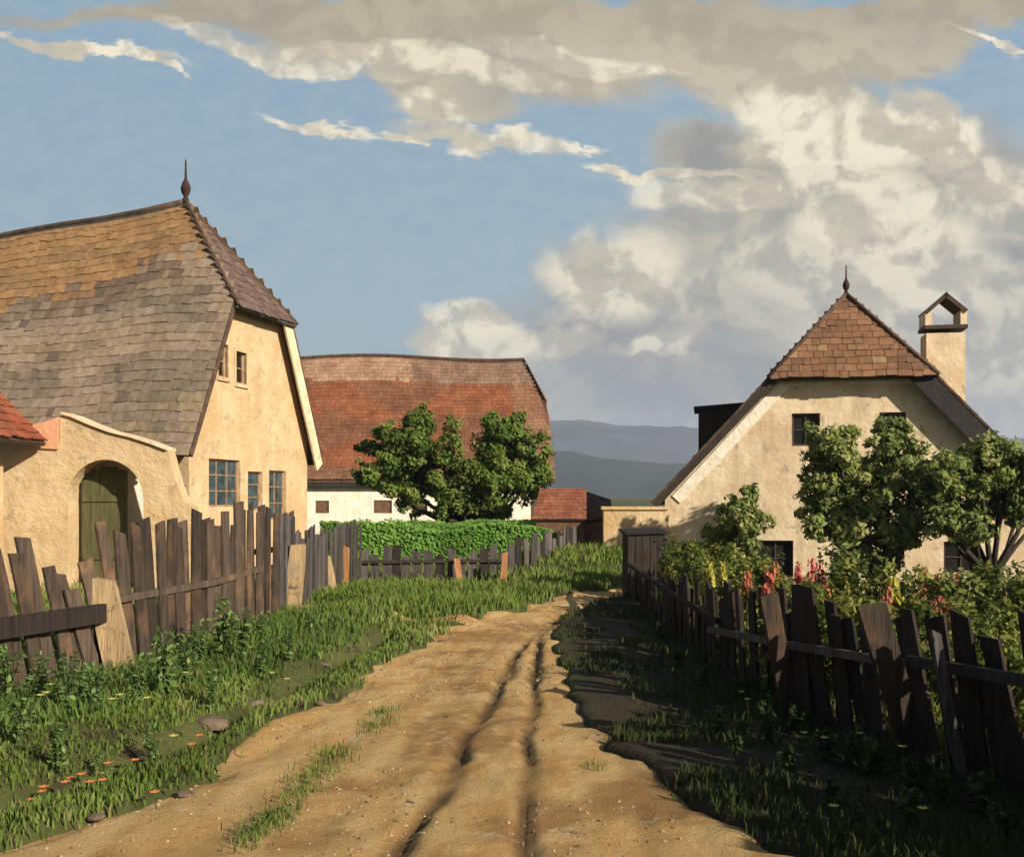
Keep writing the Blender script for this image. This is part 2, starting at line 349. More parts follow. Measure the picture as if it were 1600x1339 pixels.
# the lane: its own sheet, edges dipping under the verge
yy = np.arange(1.5, 22.8, .045); tt = np.linspace(-.12, 1.12, 120)
Yg, Tg = np.meshgrid(yy, tt, indexing='ij'); L = np.interp(Yg, LY, LL); Rr = np.interp(Yg, LY, LR); Xg = L+(Rr-L)*Tg
RUTS = [([4,5.2,6.3,7.5,9,11,12.5,15],[-.82,-.60,-.42,-.34,-.22,-.05,.05,.5],.065,.042,1.), ([4,5.2,7,9,11,13.5,16],[.02,.08,.10,.16,.22,.33,.75],.055,.038,1.),
        ([4,6,8,10,12,14],[-1.75,-1.45,-1.1,-.85,-.55,-.2],.12,.012,.22), ([4,6,8,10,13,16],[-1.15,-.92,-.68,-.5,-.22,.3],.09,.010,.22), ([4,6,8,11,14],[.75,.72,.72,.75,.9],.10,.010,.2)]
D = lane_d(Xg, Yg); Zr = np.zeros_like(Xg); Rt = np.zeros_like(Xg)
for ry, rx, wd, dp, dk in RUTS:
    c = np.interp(Yg, ry, rx) + .035*vnoise(Xg*0, Yg, .9, 21) + .014*vnoise(Xg*0+3, Yg, 5., 22) + .010*vnoise(Xg*6, Yg, 11., 24)
    a = np.clip(.95+.35*vnoise(Xg*0, Yg, 1.1, 31)+.3*vnoise(Xg*2, Yg, 4.5, 33), .3, 1.5); wv = wd*(1+.4*vnoise(Xg*0, Yg, 2.1, 41)+.3*vnoise(Xg*0,Yg,7,43))
    g = np.exp(-((Xg-c)/wv)**2)*ss(16, 12, Yg)
    Zr -= dp*g*a; Zr += dp*.10*np.exp(-((Xg-c+wv*2.2)/(wv*1.3))**2)*ss(16,12,Yg); Rt = np.maximum(Rt, g*dk*np.clip(a,0,1)*.9)
Zl = .006*fbm(Xg, Yg, 1.1, 8) + .006*fbm(Xg*1.5, Yg, 7, 12, 4) + Zr
Zl = H(Xg, Yg) + .022 + Zl*ss(-.05, .25, D) - .075*ss(.28, -.10, D)
sheet('lane', Xg, Yg, Zl, M['lane'], rut=np.clip(Rt, 0, 1), kind='structure')
def lane_z(x, y): return Hs(x, y) + .03

tx_ = np.linspace(-3.1, -.25, 90); tw_ = np.linspace(-1, 1, 16); TX, TW = np.meshgrid(tx_, tw_)
half = .22*(1+.5*vnoise(TX, TX*0, 1.5, 3))*ss(-3.1, -2.0, TX)+.04
TY = 15.1 + .18*np.sin(TX*1.6) + (TX+.3)*-.12 + TW*half
sheet('footpath', TX, TY, H(TX, TY) + .035 - .09*np.abs(TW)**2 + .02*fbm(TX, TY, 4, 6, 3), M['lane'], rut=np.zeros_like(TX), kind='structure')
onpath = lambda x, y: (np.abs(y-(15.1+.18*np.sin(x*1.6)+(x+.3)*-.12)) < .16) & (x > -2.6) & (x < 0)
# hills
def hill(name, y0, depth, prof, mat, seed):
    xs = np.linspace(-3200, 3200, 420); ts = np.linspace(0, 1, 40)
    Xh, Th = np.meshgrid(xs, ts); pz = np.interp(Xh/y0*F+800, prof[0], prof[1])
    h = (HZ-pz)/F*(y0+depth*.5)+EYE
    Z = h*np.sin(np.pi*Th)**.8*(1+.05*fbm(Xh, Th*900, .004, seed)) + 2.2*fbm(Xh, Th*depth, .03, seed+3) - 3
    sheet(name, Xh, y0+Th*depth, Z, mat, kind='structure')
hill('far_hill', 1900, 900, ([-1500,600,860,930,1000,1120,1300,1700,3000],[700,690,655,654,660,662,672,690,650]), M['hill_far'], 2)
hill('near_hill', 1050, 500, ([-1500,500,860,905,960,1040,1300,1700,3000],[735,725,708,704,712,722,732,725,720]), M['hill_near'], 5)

# ------------------------------------------------------------ shingled roofs
def shingle(mb, o, ux, uv, poly, exp, wid, thick, colf, seed=0, sag=None, lap=1.5, rag=1.):
    """rows of shingles over a convex polygon given in plane coordinates (a along ux, b up the slope uv)"""
    rnd = random.Random(seed); o = Vector(o); ux = Vector(ux); uv = Vector(uv); n = ux.cross(uv).normalized()
    if n.z < 0: n = -n
    bs = [p[1] for p in poly]; b = min(bs)
    def span(bb):
        xs = []
        for i in range(len(poly)):
            (x0, y0), (x1, y1) = poly[i], poly[(i+1) % len(poly)]
            if (y0-bb)*(y1-bb) <= 0 and y0 != y1: xs.append(x0+(x1-x0)*(bb-y0)/(y1-y0))
        return (min(xs), max(xs)) if xs else None
    while b < max(bs)-exp*.2:
        s = span(min(b+exp*.5, max(bs)-1e-3)); s2 = span(min(b+exp*1.0, max(bs)-1e-3)) or s
        if s is None: b += exp; continue
        a = s[0] - rnd.random()*wid*.15; a0 = s[0]
        rowdy = rnd.uniform(-.012, .012)
        while a < s[1]-wid*.25:
            ww = wid*rnd.uniform(.65, 1.35); a1 = min(a+ww, s[1]+.02)
            j = rnd.uniform(-.02, .02)*rag + rowdy + (rnd.random() < .03)*-.05*rag; l = min(exp*lap, max(bs)-b+.02)
            c = colf(a, b, rnd); lift = thick*rnd.uniform(.8, 1.3); g = .006
            p = []
            for (aa, bb2, nn) in ((a+g, b+j, lift), (a1-g, b+j+rnd.uniform(-.01,.01)*rag, lift*rnd.uniform(.8,1.25)), (a1-g, b+l, .008), (a+g, b+l, .008),
                                  (a+g, b+j, lift-thick*.7), (a1-g, b+j, lift-thick*.7)):
                q = o + ux*aa + uv*bb2 + n*nn
                if sag: q = q + Vector((0,0,sag(aa, bb2)))
                p.append(q)
            mb.add(p, [(0,1,2,3),(4,5,1,0),(0,3,4),(1,5,2)], c)
            a = a1
        b += exp
    return mb
def slab(mb, pts, n, t, sag=None, nseg=14):
    mb.prism(pts, n, t)

def wall(name, outer, holes, depth, mat, parent, org=(0,0,0), ux=(1,0,0), **kw):
    """wall in a vertical plane: 2-D outline and holes (u,z), front facing; reveals of the given depth"""
    ux = Vector(ux).normalized(); nrm = Vector((-ux.y, ux.x, 0)); org = Vector(org)
    P = lambda p, d=0: org + ux*p[0] + Vector((0,0,p[1])) + nrm*d
    polys = [[Vector((p[0], p[1], 0)) for p in outer]] + [[Vector((p[0], p[1], 0)) for p in h] for h in holes]
    flat = [p for pl in polys for p in pl]; mb = MB()
    tris = tessellate_polygon(polys)
    def fix(t, flip):
        a, b, c = (flat[i] for i in t); s = (b-a).cross(c-a).z
        return tuple(t) if (s > 0) != flip else tuple(reversed(t))
    mb.add([P((p.x, p.y)) for p in flat], [fix(t, False) for t in tris])
    mb.add([P((p.x, p.y), depth) for p in flat], [fix(t, True) for t in tris])
    for pl in [outer]+list(holes):
        k = len(pl)
        for i in range(k):
            a, b = pl[i], pl[(i+1)%k]
            mb.add([P(a), P(b), P(b, depth), P(a, depth)], [(0,1,2,3)])
    return mb.build(name, mat, parent, **kw)
def rect(x0, x1, z0, z1): return [(x0,z0),(x1,z0),(x1,z1),(x0,z1)]

def window(parent, x0, x1, z0, z1, fm, gm, y=.10, nx=2, nz=2, surround=None, fw=.045, label=None):
    """a window set y behind the wall face (local -y is outwards)"""
    g = MB(); g.box(x0, x1, y+.02, y+.04, z0, z1)
    f = MB()
    f.box(x0, x0+fw, y-.02, y+.018, z0, z1); f.box(x1-fw, x1, y-.02, y+.018, z0, z1)
    f.box(x0+fw, x1-fw, y-.02, y+.018, z0, z0+fw); f.box(x0+fw, x1-fw, y-.02, y+.018, z1-fw, z1)
    for i in range(1, nx):
        c = x0+(x1-x0)*i/nx; f.box(c-.017, c+.017, y-.012, y+.016, z0+fw, z1-fw)
    for i in range(1, nz):
        c = z0+(z1-z0)*i/nz; f.box(x0+fw, x1-fw, y-.010, y+.014, c-.013, c+.013)
    wn = f.build('window', fm, parent, label=label)
    g.build('pane', M['black_glass'] if z0 > 3 else gm, wn)
    if surround:
        s = MB(); k = .09
        s.box(x0-k, x0, -.02, .06, z0-k, z1+k); s.box(x1, x1+k, -.02, .06, z0-k, z1+k)
        s.box(x0, x1, -.02, .06, z1, z1+k); s.box(x0-.03, x1+.03, -.05, .08, z0-k, z0-.002)
        s.build('surround', surround, wn)
    return wn

def house(name, loc, rz, label, P):
    root = empty(name, loc, rz, label=label, cat=P.get('cat', 'house'))
    hw, he, hh, ze, zh, zr, d, Lh, vo = (P[k] for k in ('hw','he','hh','ze','zh','zr','d','L','vo'))
    k = (zr-ze)/he; wallz = zr-hw*k
    topx = hh*1.0
    # gable wall with its openings
    zt = zh-.06; tx = (zr-zt)/k
    wall('wall', [(-hw,-.3),(hw,-.3),(hw,wallz-.05),(tx,zt),(-tx,zt),(-hw,wallz-.05)], [rect(*q[:4]) for q in P['windows']], .4, P['wallmat'], root)
    s = MB()
    s.box(-hw+.002, -hw+.35, .402, Lh-.3, -.3, wallz-.08); s.build('side_wall', P['wallmat'], root); s = MB(); s.box(hw-.35, hw-.002, .402, Lh-.3, -.3, wallz-.08)
    s.build('side_wall', P['wallmat'], root)
    b = MB(); b.prism([(-hw,Lh,-.3),(hw,Lh,-.3),(hw,Lh,wallz-.1),(0,Lh,zr-.15),(-hw,Lh,wallz-.1)], (0,1,0), .3); b.build('back_wall', P['wallmat'], root)
    for q in P['windows']: window(root, *q[:4], P['frame'], P['glass'], nx=q[4], nz=q[5], surround=P.get('surround') if q[2] > 3 else None)
    # roof: boarding slab, shingles, hip, ridge
    sag = P.get('sag', lambda a, b: 0.)
    slopelen = math.hypot(he, zr-ze); cx = he/slopelen; cz = (zr-ze)/slopelen
    rf = MB()
    for sgn in (-1, 1):
        n = Vector((sgn*cz, 0, cx)); off = n*-.03
        A = [Vector((sgn*he,-vo,ze)), Vector((sgn*he,Lh+.3,ze)), Vector((0,Lh+.3,zr)), Vector((0,d,zr)), Vector((sgn*hh,-vo,zh))]
        # boarding cut into strips so that it can follow the sag of the ridge
        pts = [p+off for p in A]
        ys = [-vo, d] + list(np.linspace(d, Lh+.3, 12))[1:]
        def edge_top(y):
            if y <= d: t = (y+vo)/(d+vo); return (sgn*hh*(1-t), zh+(zr-zh)*t)
            return (0, zr)
        for y0, y1 in zip(ys[:-1], ys[1:]):
            q = [Vector((sgn*he, y0, ze)), Vector((sgn*he, y1, ze))] + [Vector((edge_top(y1)[0], y1, edge_top(y1)[1])), Vector((edge_top(y0)[0], y0, edge_top(y0)[1]))]
            q = [p+off+Vector((0,0,sag(p.y, math.hypot(he-abs(p.x), p.z-ze)))) for p in q]
            if sgn < 0: q.reverse()
            rf.prism(q, n, .07)
    hl = math.hypot(d+vo, zr-zh); hn = Vector((0, -(zr-zh)/hl, (d+vo)/hl))
    vh = vo + .16
    zl = zh - .16*(zr-zh)/(d+vo); hx = hh*(1+.16/(d+vo))
    rf.prism([p-hn*.03 for p in (Vector((-hx,-vh,zl)), Vector((hx,-vh,zl)), Vector((0,d,zr)))], hn, .06)
    roof = rf.build('roof', P['soffit'], root)
    for sgn in (-1, 1):
        mb = MB(); poly = [(-vo,0),(Lh+.3,0),(Lh+.3,slopelen),(d,slopelen),(-vo,slopelen*(zh-ze)/(zr-ze))]
        shingle(mb, (sgn*he,0,ze), (0,1,0), (-sgn*cx,0,cz), poly, P['exp'], P['sw'], .03, P['colf'], 5+sgn, sag, rag=P.get('rag',1.))
        mb.build('shingles', P['shm'], roof, tint=True)
    mb = MB(); tlen = math.hypot(hl*(1+.16/(d+vo)), 0)
    shingle(mb, (0,-vh,zl), (1,0,0), Vector((0, d+vh, zr-zl)).normalized(), [(-hx,0),(hx,0),(.04,tlen),(-.04,tlen)], P['exp'], P['sw'], .03, P['hipcol'], 9, rag=P.get('rag',1.))
    mb.build('hip_shingles', P['shm'], roof, tint=True, label=P.get('hiplabel'))
    # ridge cap and hip lines
    rd = MB(); ysr = np.linspace(d, Lh+.3, 14)
    rd.tube([(0, y, zr+.035+sag(y, slopelen)) for y in ysr], [.07]*14, 6)
    for sgn in (-1, 1): rd.tube([(sgn*hx, -vh, zl+.03), (0, d, zr+.05)], [.045,.055], 6)
    rd.build('ridge_cap', P['ridge'], roof, smooth=True)
    # barge boards on the gable verge, a board under the hip eave
    for sgn, (bw, bm, in_) in ((-1, P['bargeL']), (1, P['bargeR'])):
        a = Vector((sgn*he, 0, ze)); c = Vector((sgn*hh, 0, zh)); dirv = (c-a).normalized(); pn = Vector((-sgn*dirv.z*sgn, 0, 0))
        inward = Vector((-sgn*cz, 0, -cx))
        yb = -vo-.03
        q = [a+Vector((0,yb,0)), c+Vector((0,yb,0)), c+inward*bw+Vector((0,yb,0)), a+inward*bw*in_+Vector((0,yb,0))]
        q = [p+inward*.03 for p in q]
        if sgn < 0: q.reverse()
        m2 = MB(); m2.prism(q, (0,-1,0), .05 if not P.get('boxed') else vo+.02); m2.build('barge_board', bm, root)
        m4 = MB(); q = [a, c, c+inward*.05, a+inward*.05]; q = [p+Vector((0,yb-.012,0))-inward*.02 for p in q]
        if sgn < 0: q.reverse()
        m4.prism(q, (0,-1,0), .03); m4.build('verge_trim', P['trim'], root)
    m3 = MB(); m3.box(-tx+.02, tx-.02, -vo-.02, -.003, zt-P['hb'], zt-.02); m3.build('eave_board', P['soffit'], root)
    # finial
    fb = MB(); fs = P['fs']
    fb.lathe([(.0,-.1),(.07*fs,-.1),(.08*fs,.05*fs),(.05*fs,.12*fs),(.10*fs,.20*fs),(.13*fs,.32*fs),(.09*fs,.45*fs),(.035*fs,.55*fs),(.028*fs,.7*fs),(.02*fs,1.0*fs),(.004,1.06*fs)], 10, o=(0,d,zr+.05))
    fb.build('finial', M['finial'], root, smooth=True)
    return root

# left farmhouse
def colL(a, b, rnd):
    # lichen covered top part of the slope, ragged lower edge
    e = 5.75 + .60*noise.noise(Vector((a*.45, 3, 1))) + .35*noise.noise(Vector((a*1.6, b, 4))) - .27*max(0, a-.5) + rnd.gauss(0,.16)
    k = rnd.uniform(.88, 1.12)*(1+.25*noise.noise(Vector((a*1.1, b*2.5, 11))))
    if b > e: c = (.30, .175, .08) if noise.noise(Vector((a*.7, b*1.1, 0))) > -.1 else (.27, .165, .08)
    elif b > e-.6 and noise.noise(Vector((a*.8, 9, 2))) > -.05 and rnd.random() < .7: c = (.165, .115, .082)
    else:
        n = noise.noise(Vector((a*.5, b*.8, 7)))
        m_ = min(1,max(0,.5+2.2*n)); c = tuple(p*m_+q*(1-m_) for p,q in zip((.285,.215,.15),(.20,.155,.115)))
        if noise.noise(Vector((a*.6+20, b*1.2, 3))) > .36: c = (.25,.19,.12)
        if rnd.random() < .03: c = (.145,.105,.08)
    return tuple(x*k for x in c)
def colLh(a, b, rnd): k = rnd.uniform(.7,1.15); return (.135*k,.088*k,.07*k)
LH = house('farmhouse', (-6.32, 26.96, 0), R(76), 'tall ochre farmhouse with steep grey shingle roof and spike finial behind the left fence', dict(
    hw=3.05, he=3.48, hh=1.47, ze=2.6, zh=6.3, zr=9.0, d=1.88, L=17, vo=.25, exp=.27, sw=.24, colf=colL, hipcol=colLh, shm=M['shingle'], wallmat=M['plaster'],
    frame=M['frame'], glass=M['glass'], surround=M['plaster'], soffit=M['soffit'], ridge=M['brown_board'], trim=M['brown_board'], hb=.10, fs=1.0,
    bargeL=(.10, M['brown_board'], 1.), bargeR=(.42, M['plaster_light'], .95), rag=1.6,
    sag=lambda a, b: -(.30*math.sin(min(max(a-1.9,0)/16,1)*math.pi)*(b/7.2)) - .05*max(0,a-1.9)*(b/7.2) + .03*math.sin(a*1.3),
    windows=[(-1.80,-1.34,4.45,5.22,1,2),(-.95,-.43,4.38,5.14,1,2),(-2.2,-.72,1.45,2.55,3,3),(-.34,.42,1.35,2.3,1,3),(.78,1.75,1.1,2.35,2,3)]))
# right farmhouse
def colR(a, b, rnd):
    k = rnd.uniform(.8, 1.15); n = noise.noise(Vector((a*.8, b*2.2, 5)))
    c = (.22,.115,.06) if n > -.1 else (.17,.09,.052)
    if rnd.random() < .04: c = (.30,.19,.10)
    return tuple(x*k for x in c)
RH = house('cottage', (7.38, 24.0, -.8), R(-10), 'cream cottage with half-hipped brown roof, capped chimney and two small gable windows', dict(
    hw=4.0, he=4.29, hh=1.5, ze=2.34, zh=5.35, zr=6.97, d=.62, L=11, vo=.27, exp=.17, sw=.26, colf=colR, hipcol=colR, shm=M['shingle'], wallmat=M['plaster_light'],
    frame=M['frame_dark'], glass=M['black_glass'], soffit=M['grey_board'], ridge=M['brown_board'], trim=M['brown_board'], hb=.22, fs=.62,
    bargeL=(.17, M['dark_wood'], .8), bargeR=(.42, M['grey_board'], 1.), rag=.8,
    windows=[(-1.23,-.63,3.60,4.32,2,2),(.62,1.18,3.58,4.32,2,2),(-1.95,-1.2,.72,1.52,2,2),(1.95,2.70,.85,1.52,2,2)]))
# plaster band under the cottage verge and eaves
b = MB()
k = (6.97-2.34)/4.29
for sgn in (-1,):
    cx, cz = 4.29/math.hypot(4.29,4.63), 4.63/math.hypot(4.29,4.63); inw = Vector((-sgn*cz,0,-cx))
    a0 = Vector((sgn*4.0,-.03,6.97-4.0*k)); c0 = Vector((sgn*1.62,-.03,6.97-1.62*k))
    b.prism([p+inw*o_ for p, o_ in ((c0,.22),(a0,.22),(a0,.46),(c0,.46))], (0,-1,0), .06)
b.box(-1.55, 1.55, -.035, .03, 4.93, 5.03)
b.build('plaster_band', M['lime'], RH)
# chimney of the cottage
ch = MB(); cx0, cx1, cy0, cy1 = 2.18, 3.08, 3.1, 3.85
ch.box(cx0, cx1, cy0, cy1, 3.2, 6.45); co = ch.build('chimney', M['plaster_light'], RH)
cp = MB()
cp.box(cx0-.05, cx1+.05, cy0-.05, cy1+.05, 6.552, 6.64)
for q0, q1 in ((cx0-.03, cx0+.12), (cx1-.12, cx1+.03)):
    pl_ = MB(); pl_.box(q0, q1, cy0-.03, cy1+.03, 6.642, 6.98); pl_.build('cap_pillar', M['plaster_light'], co)
cm = (cx0+cx1)/2
for sgn in (-1, 1):
    e = cx0-.05 if sgn < 0 else cx1+.05
    q = [Vector((e, cy0-.06, 6.99)), Vector((e, cy1+.06, 6.99)), Vector((cm, cy1+.06, 7.43)), Vector((cm, cy0-.06, 7.43))]
    if sgn > 0: q.reverse()
    q = q[::-1] if sgn < 0 else q[::-1]
    cp.prism(q, Vector((sgn*.44, 0, .5)), .10)
cp.build('chimney_cap', M['soot'], co)
# shed dormer on the cottage's left slope
dm = MB(); zt = 4.80
xo, xi = -3.28, -1.9
dm.box(xo, xi, 3.2, 4.6, 2.9, zt-.06); do = dm.build('dormer', M['dark_wood'], RH)
d2 = MB(); d2.prism([(xo-.12,3.08,zt-.05),(xi+.05,3.08,zt+.06),(xi+.05,4.72,zt+.06),(xo-.12,4.72,zt-.05)], (-.1,0,1), .07); d2.build('dormer_roof', M['dark_wood'], do)

# middle farmhouse: long red-brown roof across the view
def colM(a, b, rnd):
    e = 5.15 + .12*noise.noise(Vector((a*.7, 0, 0)))
    k = rnd.uniform(.85, 1.12)
    if b > e and a < 5.6: c = (.33,.21,.135)
    elif b > e: c = (.225,.14,.095)
    else:
        n = noise.noise(Vector((a*.4, b*.6, 2)))
        c = (.235,.088,.04) if n > 0 else (.19,.085,.045)
        if b < .5: c = (.19,.10,.055)
        if a > 10.2: c = (.25,.13,.075)
    return tuple(x*k for x in c)
mr = empty('long_farmhouse', (0, 48, 0), 0, label='long white farmhouse with big red-brown roof in the background behind the green tree', cat='house')
x0, x1 = -13.5, 1.72; ze, zr = 2.42, 8.05; hy = 3.3
rf = MB(); sl = math.hypot(hy, zr-ze); cy_, cz_ = hy/sl, (zr-ze)/sl
A = [(x0,-.35,ze),(x1+.15,-.35,ze),(x1-.18,-.35+2.1*.93,ze+3.55),(x1-1.15,-.35+hy,zr),(x0,-.35+hy,zr)]
sagm = lambda a, b: -.10*math.sin(a*.55+1)*(b/6.5)**2*1.2
shm = MB(); base_a = 0
shingle(shm, (x0,-.35,ze), (1,0,0), (0,cy_,cz_), [(0,0),(x1+.15-x0,0),(x1-.12-x0,sl*.62),(x1-1.15-x0,sl),(0,sl)], .2, .22, .03, lambda a, b, r: colM(a-3.2, b, r), 3, sagm)
rf.prism([Vector(p)-Vector((0,0,.12)) for p in A], (0,-cz_,cy_), .08)
B = [(x0,-.35+2*hy,ze),(x1+.15,-.35+2*hy,ze),(x1-.18,-.35+2*hy-1.95,ze+3.55),(x1-1.15,-.35+hy,zr),(x0,-.35+hy,zr)]
rf.prism([Vector(p)-Vector((0,0,.12)) for p in reversed(B)], (0,cz_,cy_), .08)
rf.prism([Vector(p)-Vector((.02,0,.10)) for p in (A[2],B[2],A[3])], (.9,0,.4), .06)
mroof = rf.build('roof', M['brown_board'], mr); shm.build('shingles', M['rust_shingle'], mroof, tint=True)
hp = MB(); hb = Vector(A[2]); ht = Vector(A[3]); hw_ = (B[2][1]-A[2][1])/2; vv = Vector((ht.x-hb.x,0,ht.z-hb.z)); hl_ = vv.length
shingle(hp, (hb.x, A[2][1]+hw_, hb.z), (0,1,0), vv.normalized(), [(-hw_,0),(hw_,0),(.05,hl_),(-.05,hl_)], .2,.22,.03, lambda a,b,r: (.22,.12,.07), 4)
hp.build('hip_shingles', M['rust_shingle'], mroof, tint=True)
rd = MB(); xr = np.linspace(x0, x1-1.15, 16); rd.tube([(x, -.35+hy, zr+.05+sagm(x-x0, sl)) for x in xr], [.09]*16, 6); rd.build('ridge_cap', M['brown_board'], mroof)
wall('wall', [(x0,0),(x1-.9,0),(x1-.9,ze+.1),(x0,ze+.1)], [rect(-6.05,-5.25,.95,1.52), rect(-4.30,-3.7,.9,1.5), rect(-8.6,-8.0,.95,1.5)], .35, M['lime'], mr)
g = MB(); g.prism([(x1-.9,.35,0),(x1-.9,2*hy-.7,0),(x1-.9,2*hy-.7,ze),(x1-.9,hy+1.2,ze+3.2),(x1-.9,hy-1.6,ze+3.2),(x1-.9,.35,ze+.1)], (1,0,0), .3); g.build('gable_wall', M['lime'], mr)
e = MB(); e.box(x0, x1, -.33, .34, ze-.30, ze-.12); e.build('eave_board', M['grey_board'], mr)
for (a, c) in ((-6.05,-5.25),(-4.30,-3.7),(-8.6,-8.0)):
    z0_, z1_ = (.95,1.52) if a < -5 else (.9,1.5)
    s = MB(); s.box(a+.01, (a+c)/2-.012, .06, .10, z0_+.01, z1_-.01); s.box((a+c)/2+.012, c-.01, .06, .10, z0_+.01, z1_-.01); s.build('shutter', M['shutter'], mr)

# small brick-red shed and ochre yard wall between the long farmhouse and the cottage
sh = empty('red_shed', (1.30, 26.2, .50), R(-8), label='small brick-red shed at the right end of the long farmhouse', cat='shed')
s = MB(); s.box(-1.05, .62, 0, 2.2, 0, 1.0); s.box(.622, 1.45, .25, 2.2, 0, 1.25); s.build('wall', M['shutter'], sh)
def colS(a, b, r): k = r.uniform(.8,1.2); return (.26*k,.10*k,.055*k)
s = MB(); s.prism([(-1.2,-.1,.92),(.68,-.1,.92),(.60,1.1,1.98),(-1.05,1.1,1.98)], (0,-.66,.75), .06); s.prism([(.60,1.1,1.98),(.68,2.3,.92),(-1.2,2.3,.92),(-1.05,1.1,1.98)], (0,.66,.75), .06)
s.prism([(.66,-.02,.9),(1.6,.2,1.05),(1.45,1.5,1.62),(.62,1.1,1.9)], (.3,-.5,.8), .06)
so = s.build('roof', M['brown_board'], sh)
s = MB(); shingle(s, (-1.2,-.1,.93), (1,0,0), Vector((0,1.2,1.06)).normalized(), [(0,0),(1.88,0),(1.8,1.6),(.15,1.6)], .17,.2,.03, colS, 1); s.build('shingles', M['rust_shingle'], so, tint=True)
sh.scale = (.69,.69,.69)
yw = MB(); yw.box(2.02, 3.45, 24.2, 24.5, -.2, 1.40); yw.box(1.97, 3.45, 24.15, 24.55, 1.402, 1.47)
yw.build('yard_wall', M['plaster'], label='low ochre yard wall between the red shed and the cottage', cat='wall')

# arched gateway wall at the left
gw = empty('gate_wall', (-9.0, 19.4, 0), 0, label='ochre courtyard wall with arched doorway behind the left fence', cat='wall')
def px_u(px, y=19.4): return (px-800)/F*y + 9.0
def py_z(py, y=19.4): return EYE + (HZ-py)/F*y
arch = [(px_u(105), .05), (px_u(224), .05)] 
ac = (px_u(105)+px_u(224))/2; ar = (px_u(224)-px_u(105))/2; az = py_z(718)-ar*1.05
arch += [(ac+ar*math.cos(t), az+ar*1.05*math.sin(t)) for t in np.linspace(0, math.pi, 18)]
top = [(px_u(p), py_z(q)) for p, q in ((300,792),(288,785),(276,756),(262,704),(236,694),(205,684),(172,676),(140,664),(112,652),(97,648),(93,652),(93,694),(46,690),(-60,680),(-120,680))]
wall('wall', [(px_u(-120), -.1), (px_u(300), -.1)] + top, [arch], .42, M['plaster'], gw)
b = MB(); b.prism([(px_u(p),-.05,py_z(q)) for p, q in ((47,700),(92,702),(92,652),(70,660),(48,664))], (0,-1,0), .30); b.build('parapet', M['plaster_pink'], gw, label='pink plastered stub of wall')
cpg = MB(); tp = [(px_u(p), py_z(q)) for p, q in ((262,704),(236,694),(205,684),(172,676),(140,664),(112,652),(97,648))]
for (a, z), (c, z2) in zip(tp[:-1], tp[1:]):
    cpg.prism([(a,-.06,z+.003),(a,.48,z+.003),(c,.48,z2+.003),(c,-.06,z2+.003)], (0,0,1), -.05)
cpg.build('coping', M['plaster_light'], gw)
# a second skin behind the opening: plaster passage end and the olive door leaf
b = MB(); b.box(ac-ar-.3, ac+ar+.1, 1.3, 1.45, 0, az+ar+.2); b.build('passage_wall', M['lime'], gw)
b = MB(); b.box(ac-ar-.3, ac-ar-.02, .422, 1.3, 0, az+ar+.5); b.box(ac-ar-.3, ac+ar+.1, .422, 1.3, az+ar+.1, az+ar+.2); b.build('passage_side', M['plaster'], gw)
b = MB()
for i in range(5):
    a = px_u(110) + i*.165; b.box(a+.004, a+.161, .50, .55, .06, az+ar*.93-.06*abs(i-2.5))
dr = b.build('door', M['door'], gw)
b = MB(); b.box(px_u(110)+.02, px_u(110)+.8, .47, .50, .55, .66); b.box(px_u(110)+.02, px_u(110)+.8, .47, .50, 1.6, 1.71); b.build('door_brace', M['door'], dr)
# red roofed lean-to far left
ls = empty('lean_to', (-10.0, 17.4, 0), 0, label='lean-to with red tiled roof at the left edge before the courtyard wall', cat='shed')
b = MB(); b.box(-2.5, 1.2, .1, 1.6, 0, 2.25); b.build('wall', M['plaster'], ls)
b = MB()
e0 = Vector((1.86, -.1, 2.62)); t0 = Vector((.4, -.1, 4.1))
b.prism([e0, e0+Vector((0,1.9,0)), t0+Vector((0,1.9,0)), t0], (1,0,1), .07)
lr = b.build('roof', M['brown_board'], ls)
sl2 = (t0-e0).length; s = MB(); shingle(s, e0+Vector((.02,0,.02)), (0,1,0), (t0-e0).normalized(), [(0,0),(1.9,0),(1.9,sl2),(0,sl2)], .2, .19, .04, lambda a,b,r: tuple(x*r.uniform(.8,1.15) for x in (.25,.075,.035)), 2)
s.build('tiles', M['rust_shingle'], lr, tint=True)
b = MB(); b.prism([e0+Vector((.04,-.03,.03)), t0+Vector((0,-.03,.03)), t0+Vector((-.10,-.03,-.16)), e0+Vector((-.1,-.03,-.12))], (0,-1,0), .05); b.build('barge_board', M['brown_board'], ls)

# ------------------------------------------------------------ fences
def plank_mesh(h, wd, th, seed, cut=None, lean=0., fwd=0.):
    """a weathered board standing on z=0, top cut at a slant or to a blunt point"""
    r = random.Random(seed); mb = MB(); n = 4; rows = []
    bow = r.uniform(-.02,.02); tw = r.uniform(-.12,.12)
    for i in range(n+1):
        t = i/n; z = -.12 + (h+.12)*t; c = math.cos(tw*t); s = math.sin(tw*t); wv = wd*(1+r.uniform(-.06,.04))*(1-.04*t)
        dx = bow*math.sin(t*3.14) + lean*t; dyy = fwd*t
        rows.append([(dx+a*wv*c-b*th*s, dyy+a*wv*s+b*th*c, z) for a, b in ((-.5,-.5),(.5,-.5),(.5,.5),(-.5,.5))])
    cl, cr = r.uniform(-.05,.03), r.uniform(-.05,.03)
    if cut: cl, cr = cut
    rows[-1] = [(x, y, z+(cl if k in (0,3) else cr)) for k, (x,y,z) in enumerate(rows[-1])]
    vs = [p for rr in rows for p in rr]; fs = []
    for i in range(n):
        for k in range(4): fs.append((i*4+k, i*4+(k+1)%4, (i+1)*4+(k+1)%4, (i+1)*4+k))
    fs += [(3,2,1,0), (n*4, n*4+1, n*4+2, n*4+3)]
    mb.add(vs, fs); return mb
